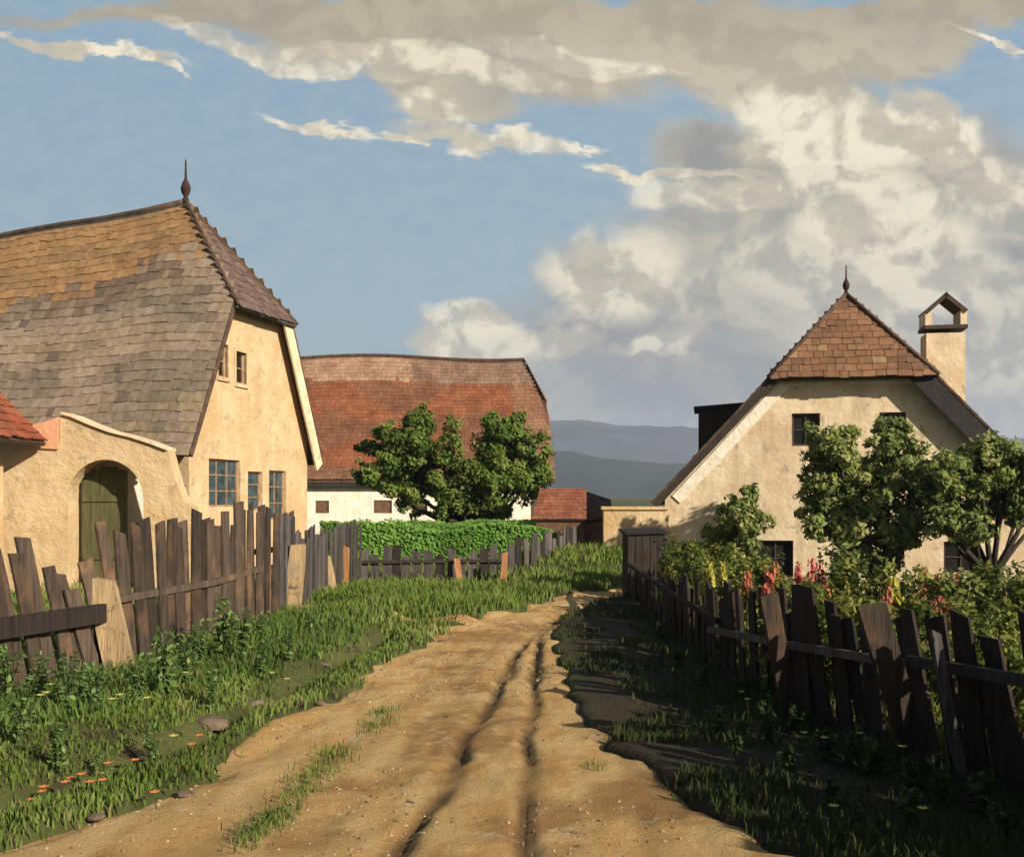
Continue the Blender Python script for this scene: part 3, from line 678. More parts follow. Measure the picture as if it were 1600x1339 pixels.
def along(FX, FY, s0=0., step=.19, jit=.1, seed=0):
    pts = [Vector((x, y, 0)) for x, y in zip(FX, FY)]; r = random.Random(seed); out = []; acc = s0; base = 0
    for a, b in zip(pts[:-1], pts[1:]):
        L = (b-a).length; d = (b-a)/L
        while acc < base+L:
            out.append((a+d*(acc-base), math.atan2(d.y, d.x))); acc += step*(1+r.uniform(-jit, jit))
        base += L
    return out
def rail(name, root, pts, hgt, thk, mat, **kw):
    mb = MB()
    for a, b in zip(pts[:-1], pts[1:]):
        a, b = Vector(a), Vector(b); d = (b-a); L = d.length; d.normalize(); s = Vector((-d.y, d.x, 0)).normalized(); u = s.cross(d)*-1
        vs = []
        for p in (a-d*.02, b+d*.02):
            for i, j in ((-1,-1),(1,-1),(1,1),(-1,1)): vs.append(p + s*(i*thk/2) + Vector((0,0,1))*(j*hgt/2))
        mb.add(vs, [(0,1,5,4),(1,2,6,5),(2,3,7,6),(3,0,4,7),(3,2,1,0),(4,5,6,7)])
    return mb.build(name, mat, root, **kw)
def in_px(p): return 800 + p.x/p.y*F
# left fence
lf = empty('plank_fence', (-3.6, 11, 0), 0, label='ramshackle brown plank fence along the left side of the lane', cat='fence')
def P_local(root, v): return v - root.location
topL = ([-60,0,60,100,125,150,166,170,235,245,300,365,372,412,420,452,462,500,560,570],
        [850,846,838,842,870,905,930,806,812,812,802,806,782,784,796,800,828,826,816,825])
leanL = ([0,90,150,200,260,330,420,560],[-.28,-.34,-.34,-.22,-.08,.03,.05,0])
i = 0
for p, ang in along(FLX, FLY, 0, .172, .16, 4):
    px = in_px(p); i += 1
    if px < -420 or p.y > 21.2: continue
    r = random.Random(i*3)
    ty = float(np.interp(px, *topL)); h = EYE - (ty-HZ)/F*p.y - Hs(p.x, p.y) + r.uniform(-.13,.06)
    ln = float(np.interp(px, *leanL)) + r.uniform(-.09,.09)
    if 152 < px < 166: continue
    mat = M['plank'] if px < 430 else M['plank_grey']
    sh_ = ln*.0
    o = plank_mesh(max(h,.3), r.uniform(.165,.205), .025, i, cut=None, lean=-ln*-1.0, fwd=r.uniform(-.02,.02)).build('plank', mat, lf)
    side = .02 if i % 2 else -.012
    # local x runs along the fence; lean towards the near end for the left part
    o.location = P_local(lf, Vector((p.x, p.y, Hs(p.x, p.y)))) + Vector((side, 0, 0)); o.rotation_euler = (0, 0, ang)
# rails of the left fence
def fpt(y, dx=0, z=0): return Vector((float(np.interp(y, FLY, FLX))+dx, y, z)) - lf.location
rail('rail', lf, [fpt(7.1,.11,.62), fpt(10.15,.10,.62)], .17, .07, M['plank_dark'], label='dark rail hanging off the pale post')
rail('rail', lf, [fpt(10.4,.05,.72), fpt(12.2,.05,.74), fpt(13.6,.05,.80)], .07, .05, M['plank'])
rail('rail', lf, [fpt(13.6,-.07,1.0), fpt(17.0,-.07,.95), fpt(21.2,-.07,.6)], .07, .05, M['plank_grey'])
def post(root, x, y, h, wd, th, lean, rz, mat, label, seed=1, fwd=0., cut=None):
    o = plank_mesh(h, wd, th, seed, cut=cut, lean=lean, fwd=fwd).build('post', mat, root, label=label)
    o.location = Vector((x, y, Hs(x, y))) - root.location; o.rotation_euler = (0, 0, rz); return o
post(lf, -3.62, 10.25, .86, .26, .13, -.20, R(6), M['pale_wood'], 'broad pale leaning post', 3, cut=(.02,-.02))
post(lf, -3.02, 15.0, .92, .23, .13, .10, R(6), M['pale_wood'], 'pale upright post by the grass edge', 5, cut=(0,.02))
post(lf, -2.90, 18.0, .66, .13, .10, -.14, R(6), M['pale_wood'], 'thin pale leaning post', 6)
post(lf, -2.93, 19.3, .8, .11, .08, .02, 0, M['orange_wood'], 'thin rust coloured post', 7)

# right fence, seen from its shaded side
rfn = empty('picket_fence', (2.5, 9, 0), 0, label='dark tumbledown picket fence in shade on the right side of the lane', cat='fence')
topR = ([1035,1110,1180,1230,1300,1345,1360,1420,1480,1530,1600,1800],[905,930,935,930,950,985,1000,1000,985,985,975,950])
i = 0
for p, ang in along(FRX, FRY, 0, .168, .14, 9):
    i += 1; px = in_px(p); r = random.Random(i*5+1)
    g0 = Hs(p.x, p.y)
    if p.y < 5.6: h = 1.22 + r.uniform(-.10,.10)
    else: h = EYE - (float(np.interp(px, *topR))-HZ)/F*p.y - g0 + r.uniform(-.10,.06)
    if 1395 < px < 1440 and r.random() < .7: continue
    if r.random() < .05 and p.y > 6: continue
    ln = (.24 if 6.0 < p.y < 9.5 else .09) + r.uniform(-.12,.12)
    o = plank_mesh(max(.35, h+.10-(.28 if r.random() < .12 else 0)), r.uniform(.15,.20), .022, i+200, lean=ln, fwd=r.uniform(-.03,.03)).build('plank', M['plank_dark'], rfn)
    o.location = Vector((p.x+(.02 if i%2 else -.02), p.y, g0)) - rfn.location; o.rotation_euler = (0,0,ang)
def rpt(y, dx=0, z=0): return Vector((float(np.interp(y, FRY, FRX))+dx, y, z)) - rfn.location
rail('rail', rfn, [rpt(1.2,-.06,.75), rpt(5.0,-.06,.72), rpt(7.2,-.07,.62)], .07, .04, M['plank_grey'])
rail('rail', rfn, [rpt(7.2,-.10,.60), rpt(8.7,-.10,.52), rpt(11.2,-.08,.34)], .06, .04, M['plank_grey'])
rail('rail', rfn, [rpt(11,-.05,.45), rpt(14,-.05,.5), rpt(18.6,-.05,.55)], .06, .04, M['plank_dark'])
post(rfn, 2.62, 6.95, 1.02, .20, .05, -.36, R(4), M['plank'], 'broad brown board leaning far to the left', 12, cut=(.0,.02))
post(rfn, 2.20, 8.5, .98, .15, .05, -.22, R(4), M['plank'], 'leaning brown board', 13)
post(rfn, 2.78, 6.7, .9, .06, .05, -.20, 0, M['plank_grey'], None, 14)
# tarred gate pier at the far end
gb = MB()
for k in range(5): gb.box(-.31+k*.13, -.19+k*.13, -.03, .0, -.1, 1.02+.02*math.sin(k*2.3))
gp = empty('board_hutch', (2.30, 18.9, Hs(2.3,18.9)), R(4), label='black tarred board hutch at the far end of the picket fence', cat='hutch')
gb.build('front_boards', M['plank_dark'], gp)
g2 = MB(); g2.box(-.30, .32, .002, .6, -.1, 1.0); g2.build('body', M['plank_dark'], gp)
g3 = MB(); g3.prism([(-.36,-.08,1.03),(.38,-.08,1.05),(.38,.68,1.10),(-.36,.68,1.08)], (0,0,1), .035); g3.build('lid', M['plank_dark'], gp)

# far low fence round the meadow
ff = empty('board_fence', (-1, 22, 0), 0, label='low blue-grey board fence below the green hedge across the meadow', cat='fence')
i = 0
for p, ang in along([-2.9,-1.6,-.1,.45,.95,1.5], [21.4,21.6,21.9,22.5,23.5,24.8], 0, .21, .12, 2):
    i += 1; r = random.Random(i+77); h = .62 + r.uniform(-.10,.10) - (.15 if p.y > 22.6 else 0) + (.12 if i%9 in (3,4) else 0)
    o = plank_mesh(h, r.uniform(.16,.20), .022, i+400, lean=r.uniform(-.04,.04)).build('plank', M['plank_grey'] if i%4 else M['plank_dark'], ff)
    o.location = Vector((p.x, p.y, Hs(p.x,p.y))) - ff.location; o.rotation_euler = (0,0,ang)
post(ff, -.98, 21.5, .50, .12, .07, -.10, 0, M['orange_wood'], 'orange post leaning left', 21)
post(ff, -.20, 21.3, .58, .12, .07, .06, 0, M['orange_wood'], 'orange post leaning right', 22)
rail('rail', ff, [Vector((-2.9,21.33,.42))-ff.location, Vector((-.1,21.83,.42))-ff.location], .06, .04, M['plank_dark'])

# ------------------------------------------------------------ foliage
def leaf_arrays(pos, size, nrm, rnd_tilt=.42, aspect=.55):
    """one bent diamond leaf (two triangles) per position"""
    n = len(pos); a = RNG.normal(size=(n,3)); nn = nrm + RNG.normal(size=(n,3))*rnd_tilt; nn /= np.linalg.norm(nn, axis=1, keepdims=True)
    t = np.cross(nn, a); t /= np.linalg.norm(t, axis=1, keepdims=True); b = np.cross(nn, t); s = size[:,None]
    return np.stack([pos-t*s*.5, pos+b*s*aspect*.5-nn*s*.06, pos+t*s*.5, pos-b*s*aspect*.5-nn*s*.06], 1)
def quad_object(name, V, tint, mat, parent=None, **kw):
    n = len(V); me = bpy.data.meshes.new(name); me.vertices.add(n*4); me.vertices.foreach_set('co', V.reshape(-1).astype(np.float32))
    idx = np.arange(n*4).reshape(n,4); f = np.concatenate([idx[:,[0,1,2]], idx[:,[0,2,3]]], 1).reshape(-1)
    me.loops.add(len(f)); me.loops.foreach_set('vertex_index', f); me.polygons.add(n*2)
    me.polygons.foreach_set('loop_start', np.arange(0, n*6, 3)); me.polygons.foreach_set('loop_total', np.full(n*2, 3)); me.update(calc_edges=True)
    a = me.color_attributes.new('tint', 'FLOAT_COLOR', 'POINT'); c = np.ones((n,4,4), np.float32); c[:,:,:3] = tint[:,None,:]; a.data.foreach_set('color', c.ravel())
    me.materials.append(mat); o = bpy.data.objects.new(name, me); COL.objects.link(o); o.parent = parent; return tag(o, **kw)
def lobe_points(lobes, n, nsub=26, sub=.40):
    """leaf positions in clumps scattered over and through the lobes"""
    tot = sum(l[3]*l[4]*l[5] for l in lobes)**1.0; P = []; N = []; Tn = []
    for (x,y,z,rx,ry,rz) in lobes:
        m = int(n*(rx*ry*rz)/tot); ns = max(6, int(nsub*(.6+.4*random.random())))
        d = RNG.normal(size=(ns,3)); d /= np.linalg.norm(d,axis=1,keepdims=True); rr = RNG.uniform(.25,1.0,size=(ns,1))**.6
        c = d*rr; k = RNG.integers(0, ns, m); sd = RNG.uniform(.6,1.25,size=ns)*sub
        q = RNG.normal(size=(m,3)); q /= np.linalg.norm(q,axis=1,keepdims=True); q *= RNG.uniform(0,1,size=(m,1))**.45
        p = c[k] + q*sd[k][:,None]
        P.append(p*np.array([rx,ry,rz]) + np.array([x,y,z])); N.append(p*.6+q*.8+np.array([0,0,.35])); Tn.append(RNG.uniform(0,1,size=ns)[k])
    P = np.concatenate(P); N = np.concatenate(N); N /= np.linalg.norm(N,axis=1,keepdims=True)+1e-6
    return P, N, np.concatenate(Tn)
def tintmix(t, cols, jit=.2):
    cols = np.array(cols); k = np.clip(t*(len(cols)-1), 0, len(cols)-1.001); i = k.astype(int); f = (k-i)[:,None]
    return (cols[i]*(1-f)+cols[i+1]*f)*RNG.uniform(1-jit,1+jit,size=(len(t),1))
def tree(name, loc, lobes, n, size, cols, label, cat='tree', trunk_r=.09, group=None, forks=True):
    """lobes in coordinates relative to loc"""
    root = empty(name, loc, 0, label=label, cat=cat, group=group)
    ext = []
    for l in lobes:
        for _ in range(4):
            d_ = Vector((random.gauss(0,1), random.gauss(0,1), random.gauss(.1,1))).normalized(); k_ = random.uniform(.22,.42); o_ = random.uniform(.85,1.12)
            ext.append((l[0]+d_.x*l[3]*o_, l[1]+d_.y*l[4]*o_, l[2]+d_.z*l[5]*o_, l[3]*k_, l[4]*k_, l[5]*k_))
    P, N, t = lobe_points(list(lobes), int(n*.80)); P2, N2, t2 = lobe_points(ext, int(n*.20), 9, .6)
    P = np.concatenate([P,P2]); N = np.concatenate([N,N2]); t = np.concatenate([t,t2]); sz = size*RNG.uniform(.6,1.3,len(P))
    quad_object('crown', leaf_arrays(P, sz, N), tintmix(t, cols), M['leaf'], root)
    tb = MB(); zc = min(l[2] for l in lobes); fork = Vector((0,0,max(.15, zc*.55)))
    tb.tube([(0,0,-.15),(.02,0,fork.z*.5),fork], [trunk_r*1.35,trunk_r,trunk_r*.9], 8)
    for l in lobes:
        e = Vector(l[:3]); mid = fork.lerp(e,.5)+Vector((random.uniform(-.1,.1),random.uniform(-.1,.1),-.08*(e-fork).length))
        tb.tube([fork-Vector((0,0,.05)), mid, e, e+Vector((0,0,l[5]*.5))], [trunk_r*.6,trunk_r*.42,trunk_r*.25,trunk_r*.08], 6)
    tb.build('trunk', M['bark'], root, smooth=True)
    return root
def px_lobes(lst, Y, loc, squash=.85):
    out = []
    for px, py, r, *dy in lst:
        y = Y + (dy[0] if dy else random.uniform(-.35,.35)); s = y/F; rr = r*s*1.03
        out.append(((px-800)*s-loc[0], y-loc[1], EYE+(HZ-py)*s-loc[2], rr, rr*1.0, rr*squash if len(dy) < 2 else rr*dy[1]))
    return out
GA = [(.070,.12,.020),(.13,.20,.030),(.14,.20,.034),(.20,.24,.055)]
GB = [(.09,.125,.032),(.16,.205,.052),(.24,.285,.075),(.32,.34,.12)]
loc = (-1.0, 34.5, 0)
tree('leafy_tree', loc, px_lobes([(640,688,46),(655,655,22),(598,728,40),(575,740,22),(660,745,48),(706,742,38),(700,700,24),(708,664,15),(760,740,44),(790,690,44),(800,660,20),(828,700,30),(818,748,40),(745,790,38),(700,782,34),(775,800,30),(640,790,22),(840,735,22)], 34.5, loc), 42000, .15, GA,
     'bushy green tree with two-part crown before the long farmhouse', trunk_r=.16)
loc = (7.35, 21.6, Hs(7.35,21.6))
tree('garden_tree', loc, px_lobes([(1300,700,46),(1285,745,34),(1320,755,48),(1388,668,26),(1395,705,40),(1425,750,42),(1370,770,52),(1290,815,44),(1345,830,48),(1410,820,42),(1440,790,28),(1330,870,30),(1385,880,26),(1265,770,20)], 21.6, loc), 27000, .12, GB,
     'sunlit green garden tree in front of the middle of the cottage gable', trunk_r=.10)
loc = (9.0, 20.6, Hs(9.0,20.6))
tree('garden_tree', loc, px_lobes([(1480,735,44),(1530,720,40),(1580,725,44),(1500,780,46),(1560,775,48),(1470,810,34),(1520,828,32),(1625,740,50),(1640,790,44),(1590,800,26),(1455,770,24)], 20.6, loc), 25000, .12, GB,
     'broad olive-green garden tree at the right edge, hiding the cottage eave', trunk_r=.10)
loc = (4.1, 19.6, Hs(4.1,19.6))
tree('garden_bush', loc, px_lobes([(1165,775,22),(1150,805,30),(1185,815,20),(1125,830,26),(1160,850,34),(1110,870,32),(1080,880,28),(1140,895,34),(1180,880,22)], 19.6, loc), 10500, .10, GB,
     'lone green bush in front of the left half of the cottage', cat='bush', trunk_r=.04)
# shrubs along the garden side of the right fence
YG = [(.05,.07,.015),(.10,.13,.025),(.19,.21,.04),(.28,.28,.06)]
lab = ['yellow-green garden shrub behind the picket fence']
proto_sh = []
for k in range(3):
    lob = [(random.uniform(-.3,.3), random.uniform(-.3,.3), .35+.35*random.random(), .32, .32, .38) for _ in range(6)]
    P_, N_, t_ = lobe_points(lob, 2600, 14); proto_sh.append((lob, quad_object('foliage', leaf_arrays(P_, .07*RNG.uniform(.6,1.3,len(P_)), N_), tintmix(t_, YG), M['leaf'])))
    st = MB()
    for l in lob: st.tube([(0,0,-.08),(l[0]*.5,l[1]*.5,l[2]*.5),(l[0],l[1],l[2]+.2)], [.014,.01,.004], 5)
    proto_sh[-1] += (st.build('stems', M['bark']),)
spots = [(3.9,3.2,1.25),(3.75,4.4,1.2),(3.55,5.6,1.05),(3.45,6.6,.92),(3.2,7.5,.92),(2.95,8.4,.95),(2.85,9.3,.9),(2.75,10.3,.85),(2.75,11.5,.85),(2.8,12.8,1.05),(2.75,14.2,1.05),(2.8,15.8,1.1),(2.75,17.4,1.05),
         (3.9,8.6,1.05),(4.3,10.5,1.1),(4.0,12.6,1.2),(4.7,14.5,.8),(5.9,16.6,.8),(6.9,18.0,1.2),(4.2,16.8,.9),(5.6,12.8,.75),(8.4,18.6,1.3),(7.6,15.5,1.0),(4.9,8.4,1.1)]
used_ = [0,0,0]
def place_proto(ps, idx, root, first):
    for ob in ps:
        if first: o = ob
        else: o = ob.copy(); COL.objects.link(o)
        o.parent = root
for i, (x, y, sc) in enumerate(spots):
    root = empty('garden_shrub', (x, y, Hs(x,y)), random.uniform(0,6.28), label='yellow-green garden shrub growing behind the dark picket fence', cat='shrub', group='garden shrubs behind the picket fence')
    root.scale = (sc, sc, sc); k = i % 3; place_proto(proto_sh[k][1:], k, root, not used_[k]); used_[k] = 1

# hedge / bank behind the far fence
hx = RNG.uniform(-4.4, 1.4, 24000); hy = RNG.uniform(25.2, 31.0, 24000); fr = RNG.random(24000) < .45
hy[fr] = 25.2 + np.abs(RNG.normal(size=fr.sum()))*.12
top_z = 1.02 + .11*vnoise(hx, hy, .7, 4) + .09*vnoise(hx, hy, 2.3, 6) - .28*ss(.4,1.4,hx)
hz = top_z - np.abs(RNG.normal(size=24000))*.06; hz[fr] = RNG.random(fr.sum())*top_z[fr]
Pn = np.stack([hx,hy,hz],1)-np.array([-1.5,28,0]); Nn = np.where(fr[:,None], np.array([.35,-.75,.75]), np.array([0,-.3,1.]))
hg = empty('hedge', (-1.5,28,0), 0, label='uneven bright green hedge under the leafy tree, beyond the low fence', cat='hedge')
quad_object('foliage', leaf_arrays(Pn, .12*RNG.uniform(.6,1.3,24000), Nn, .3), tintmix(np.clip(.55+.5*vnoise(hx,hy+hz,1.1,8),0,1), [(.09,.18,.03),(.14,.28,.045),(.20,.36,.07)]), M['leaf'], hg)
b = MB(); b.box(-2.8,2.7,-2.68,2.9,0,.72); b.build('inner_branches', M['bark'], hg)

# ------------------------------------------------------------ grass
def blades(n, x, y, z, h, wd, tint, lean=.5):
    th = RNG.uniform(0,6.283,n); dx, dy_ = np.cos(th), np.sin(th); az = RNG.uniform(0,6.283,n); l = h*lean*RNG.uniform(.3,1.2,n)
    lx, ly = np.cos(az)*l, np.sin(az)*l
    V = np.stack([np.stack([x-dx*wd/2, y-dy_*wd/2, z-.02],1), np.stack([x+dx*wd/2, y+dy_*wd/2, z-.02],1),
                  np.stack([x+lx*.35+dx*wd*.38, y+ly*.35+dy_*wd*.38, z+h*.6],1), np.stack([x+lx*.35-dx*wd*.38, y+ly*.35-dy_*wd*.38, z+h*.6],1), np.stack([x+lx, y+ly, z+h],1)],1)
    return V, tint
def grass_object(name, sets, **kw):
    V = np.concatenate([s[0] for s in sets]); t = np.concatenate([s[1] for s in sets]); n = len(V)
    me = bpy.data.meshes.new(name); me.vertices.add(n*5); me.vertices.foreach_set('co', V.reshape(-1).astype(np.float32))
    idx = np.arange(n*5).reshape(n,5); f = np.concatenate([idx[:,[0,1,2,3]], idx[:,[3,2,4]]],1).reshape(-1)
    me.loops.add(len(f)); me.loops.foreach_set('vertex_index', f); me.polygons.add(n*2)
    ls_ = np.stack([np.arange(n)*7, np.arange(n)*7+4],1).ravel(); lt = np.tile([4,3], n)
    me.polygons.foreach_set('loop_start', ls_); me.polygons.foreach_set('loop_total', lt); me.update(calc_edges=True)
    a = me.color_attributes.new('tint','FLOAT_COLOR','POINT'); c = np.ones((n,5,4),np.float32); c[:,:,:3] = t[:,None,:]; a.data.foreach_set('color', c.ravel())
    me.materials.append(M['grass']); o = bpy.data.objects.new(name, me); COL.objects.link(o); return tag(o, **kw)
GC = [(.085,.10,.026),(.12,.17,.034),(.17,.235,.05),(.29,.30,.095)]
def grass_set(n, x0, x1, y0, y1, h0, cols=GC, cond=None, dens_exp=1.6, wscale=1.):
    # denser near the camera
    u = RNG.random(n); y = (y0**(1-dens_exp) + u*(y1**(1-dens_exp)-y0**(1-dens_exp)))**(1/(1-dens_exp))
    x = RNG.uniform(x0, x1, n) if not callable(x0) else None
    keep = ~(onpath(x, y) & (RNG.random(n) < .93)) & (lane_d(x, y) < RNG.normal(size=n)*.05+.02) & (np.abs(x) < y*.56+1.0)
    if cond is not None: keep &= cond(x, y)
    x, y = x[keep], y[keep]; n = len(x)
    cl = fbm(x, y, 1.4, 51, 3); cl2 = vnoise(x, y, .6, 61)
    keep = RNG.random(n) < np.clip(.75+.5*cl, .12, 1); x, y, cl, cl2 = x[keep], y[keep], cl[keep], cl2[keep]; n = len(x)
    h = h0*(1+.45*cl)*RNG.uniform(.5,1.35,n)*(1+y*.012); wd = (.006+.0011*y)*wscale*RNG.uniform(.7,1.4,n)
    t = np.clip(.45+.3*cl+.25*cl2+RNG.normal(size=n)*.12,0,1)
    tc_ = tintmix(t, cols, .2); dry = RNG.random(n) < .05; tc_[dry] = tc_[dry]*.3 + np.array([.24,.18,.09])*max(c[1] for c in cols)*3.4*.8; h[dry] *= 1.25
    return blades(n, x, y, H(x,y), h, wd, tc_)
fenceL = lambda x, y: x-np.interp(y, FLY, FLX)
dit = lambda y: np.interp(y, [4,6.6,8,10,12,14.5,17], [-3.4,-2.75,-2.25,-2.02,-1.75,-1.5,-1.2])
nd = lambda x, y: (np.abs(x-dit(y)+.10*vnoise(x,y,1.3,3)) > .15*ss(17,14,y)*(1+.8*vnoise(x,y,.9,13))) | (RNG.random(len(x)) < .08)
sets = [grass_set(120000, -6, 0, 4.6, 24, .048, cond=lambda x, y: nd(x,y)),
        grass_set(45000, -5.5, -1.5, 4.6, 22, .11, cond=lambda x, y: nd(x,y) & (fenceL(x,y) < 1.5+.5*vnoise(x,y,1,7)), cols=[(.055,.09,.022),(.085,.145,.032),(.13,.20,.045),(.18,.25,.07)]),
        grass_set(60000, -4, 4, 14, 34, .11, dens_exp=1.2, cond=lambda x, y: (y > 20.8) | (x < np.interp(y, LY, LL)+.5), cols=[(.09,.12,.025),(.13,.19,.035),(.18,.25,.05),(.28,.30,.08)]),
        grass_set(26000, -9, -3, 7, 24, .12, cond=lambda x, y: fenceL(x,y) < 0),
        grass_set(40000, 2, 12, 5, 24, .14, cond=lambda x, y: x > np.interp(y, FRY+[20,24], FRX+[2.2,2.9]), cols=YG),
        grass_set(46000, .5, 4, 3.6, 21, .055, cond=lambda x, y: (vnoise(x,y,1.3,44) > -.15-.5*(x-1.3)) & (x < np.interp(y, FRY+[20,24], FRX+[2.2,2.9])+.1), cols=[(.035,.048,.016),(.05,.07,.02),(.08,.105,.03)])]  # last set: right verge grass, tints darkened to stand for shade
# tufts on the lane
tx, ty_ = [], []
for px, py, r, n in ((415,1280,.09,260),(385,1300,.06,120),(440,1262,.07,150),(490,1200,.10,160),(520,1170,.10,140),(590,1125,.10,110),(600,1105,.08,90),(930,1190,.05,30),(470,1230,.08,110)):
    y = EYE*F/(py-HZ); x = (px-800)/F*y; a = RNG.normal(size=(n,2))*r*np.array([.8,1.5]); tx.append(x+a[:,0]); ty_.append(y+a[:,1])
tx = np.concatenate(tx); ty_ = np.concatenate(ty_); n = len(tx)
sets.append(blades(n, tx, ty_, H(tx,ty_)+.03,   .032*RNG.uniform(.5,1.5,n), .007*RNG.uniform(.7,1.4,n), tintmix(RNG.random(n), GC)))
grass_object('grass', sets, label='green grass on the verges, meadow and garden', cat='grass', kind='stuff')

# ------------------------------------------------------------ weeds and flowers
def weed_mesh(hh, nst, cols, seed, broad=.09):
    global RNG
    r = random.Random(seed); P=[]; N=[]; st = MB()
    for s in range(nst):
        a = r.uniform(0,6.28); sp = r.uniform(.05,.22)*hh*1.2; h = hh*r.uniform(.55,1.05); tip = Vector((math.cos(a)*sp, math.sin(a)*sp, h))
        st.tube([(0,0,-.03),(tip.x*.35,tip.y*.35,h*.55),tip],[.006,.005,.002],4)
        for k in range(int(9+h*16)):
            t = r.uniform(.12,1.0); p = Vector((tip.x*t, tip.y*t, h*t)); b = r.uniform(0,6.28); o = broad*r.uniform(.3,.8)*(1.2-t*.6)
            P.append((p.x+math.cos(b)*o, p.y+math.sin(b)*o, p.z+r.uniform(-.01,.03))); N.append((math.cos(b)*.5,math.sin(b)*.5,.9))
    P = np.array(P); N = np.array(N)
    lv = quad_object('leaves', leaf_arrays(P, broad*RNG.uniform(.6,1.3,len(P)), N, .35, .5), tintmix(RNG.random(len(P)), cols), M['leaf'])
    return [lv, st.build('stems', M['leaf_stem'])]
M['leaf_stem'] = material('green_stem', (.05,.075,.02), (.03,.05,.015), 9, bump=0)
WL = [(.06,.10,.025),(.10,.17,.04),(.15,.23,.06),(.22,.30,.10)]
def scatter(protos, name, cat, items):
    used = [False]*len(protos)
    for i, (x, y, sc, lab, grp) in enumerate(items):
        root = empty(name, (x, y, Hs(x,y)), random.uniform(0,6.28), label=lab, cat=cat, group=grp); root.scale = (sc,sc,sc)
        k = i % len(protos)
        for ob in protos[k]:
            if used[k]: o = ob.copy(); COL.objects.link(o)
            else: o = ob
            o.parent = root
        used[k] = True
protos = [weed_mesh(.42, 13, WL, 1, .06), weed_mesh(.34, 14, WL, 2, .05), weed_mesh(.5, 10, WL, 3, .07)]
items = []
for px, py, sc in ((15,1120,1.),(60,1125,1.1),(105,1135,.9),(150,1130,.8),(215,1118,1.05),(255,1105,1.1),(290,1085,.9),(310,1060,1.2),(345,1040,1.15),(380,1045,1.0),(405,1020,.9),(30,1180,.8),(90,1200,.7),(160,1190,.6),(240,1170,.6),(330,1110,.7),(410,1060,.8),(450,1040,.7),(485,1010,.8),(130,1120,.8)):
    y = EYE*F/(py-HZ); items.append(((px-800)/F*y, y, sc*1.1, 'leafy green weed growing at the foot of the brown plank fence', 'weeds along the plank fence'))
scatter(protos, 'weed', 'weed', items)
WD = [(.018,.028,.010),(.03,.048,.014),(.055,.085,.022),(.10,.13,.035)]  # leaf tints darker than the left weeds, shade put into the colour
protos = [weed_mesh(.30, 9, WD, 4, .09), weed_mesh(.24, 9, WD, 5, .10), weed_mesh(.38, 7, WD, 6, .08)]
items = []
for px, py, sc in ((1120,1150,1.),(1160,1090,1.),(1200,1160,1.1),(1245,1140,1.),(1290,1190,1.1),(1330,1200,1.),(1370,1215,1.1),(1420,1235,1.),(1150,1185,.7),(1230,1220,.8),(1300,1260,.8),(1470,1260,1.),(1530,1270,1.),(1180,1060,1.1),(1130,1040,1.),(1100,1080,.9),(1060,1040,.9),(1090,1010,1.),(1420,1290,.8),(1560,1300,.9),(1340,1300,.6),(1035,1005,.9),(1060,985,.9)):
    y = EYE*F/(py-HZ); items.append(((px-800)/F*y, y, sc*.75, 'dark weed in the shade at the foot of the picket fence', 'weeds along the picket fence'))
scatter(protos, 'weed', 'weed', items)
# hollyhocks and other tall flowers in the cottage garden
def flower_mesh(h, col, seed, nb=16, br=.045):
    r = random.Random(seed); st = MB(); st.tube([(0,0,-.05),(.01,0,h*.5),(.03*r.uniform(-1,1),.02,h)], [.010,.008,.003], 5)
    P = np.array([(r.uniform(-.13,.13)*(1-.5*i/40), r.uniform(-.13,.13)*(1-.5*i/40), h*.62*i/40) for i in range(40)])
    lv = quad_object('leaves', leaf_arrays(P, .11*RNG.uniform(.6,1.2,40), np.tile([0,0,1.],(40,1)), .6, .7), tintmix(RNG.random(40), YG), M['leaf'])
    b = MB()
    for i in range(nb):
        t = i/nb; z = h*(.74+.26*t); a = r.uniform(0,6.28); rr = br*(1-.6*t); c = Vector((math.cos(a)*.035, math.sin(a)*.035, z)); d = Vector((math.cos(a), math.sin(a), .3)).normalized()
        u = d.orthogonal().normalized(); v = d.cross(u); k = r.uniform(.75,1.2)
        pts = [c] + [c + d*rr*.5 + (u*math.cos(q*1.2566)+v*math.sin(q*1.2566))*rr for q in range(5)] 
        b.add(pts, [(0,q+1,(q+1)%5+1) for q in range(5)], tuple(x*k for x in col))
    b.tube([(.0,0,h*.72),(.01,.01,h*1.0)], [.034,.012], 6, tuple(x*.8 for x in col))
    bo = b.build('blooms', M['petal'], None, tint=True)
    return [st.build('stem', M['leaf_stem']), lv, bo]
kinds = {'pink': ((.62,.17,.16), 'tall pink hollyhock among the shrubs before the cottage', 'pink hollyhocks'),
         'orange': ((.52,.19,.08), 'orange flower spike among the garden shrubs', 'orange garden flowers'),
         'red': ((.46,.13,.09), 'red flower spike behind the leaning boards of the picket fence', 'red garden flowers'),
         'yellow': ((.42,.38,.07), 'yellow flower spike above the dark fence tops', 'yellow garden flowers')}
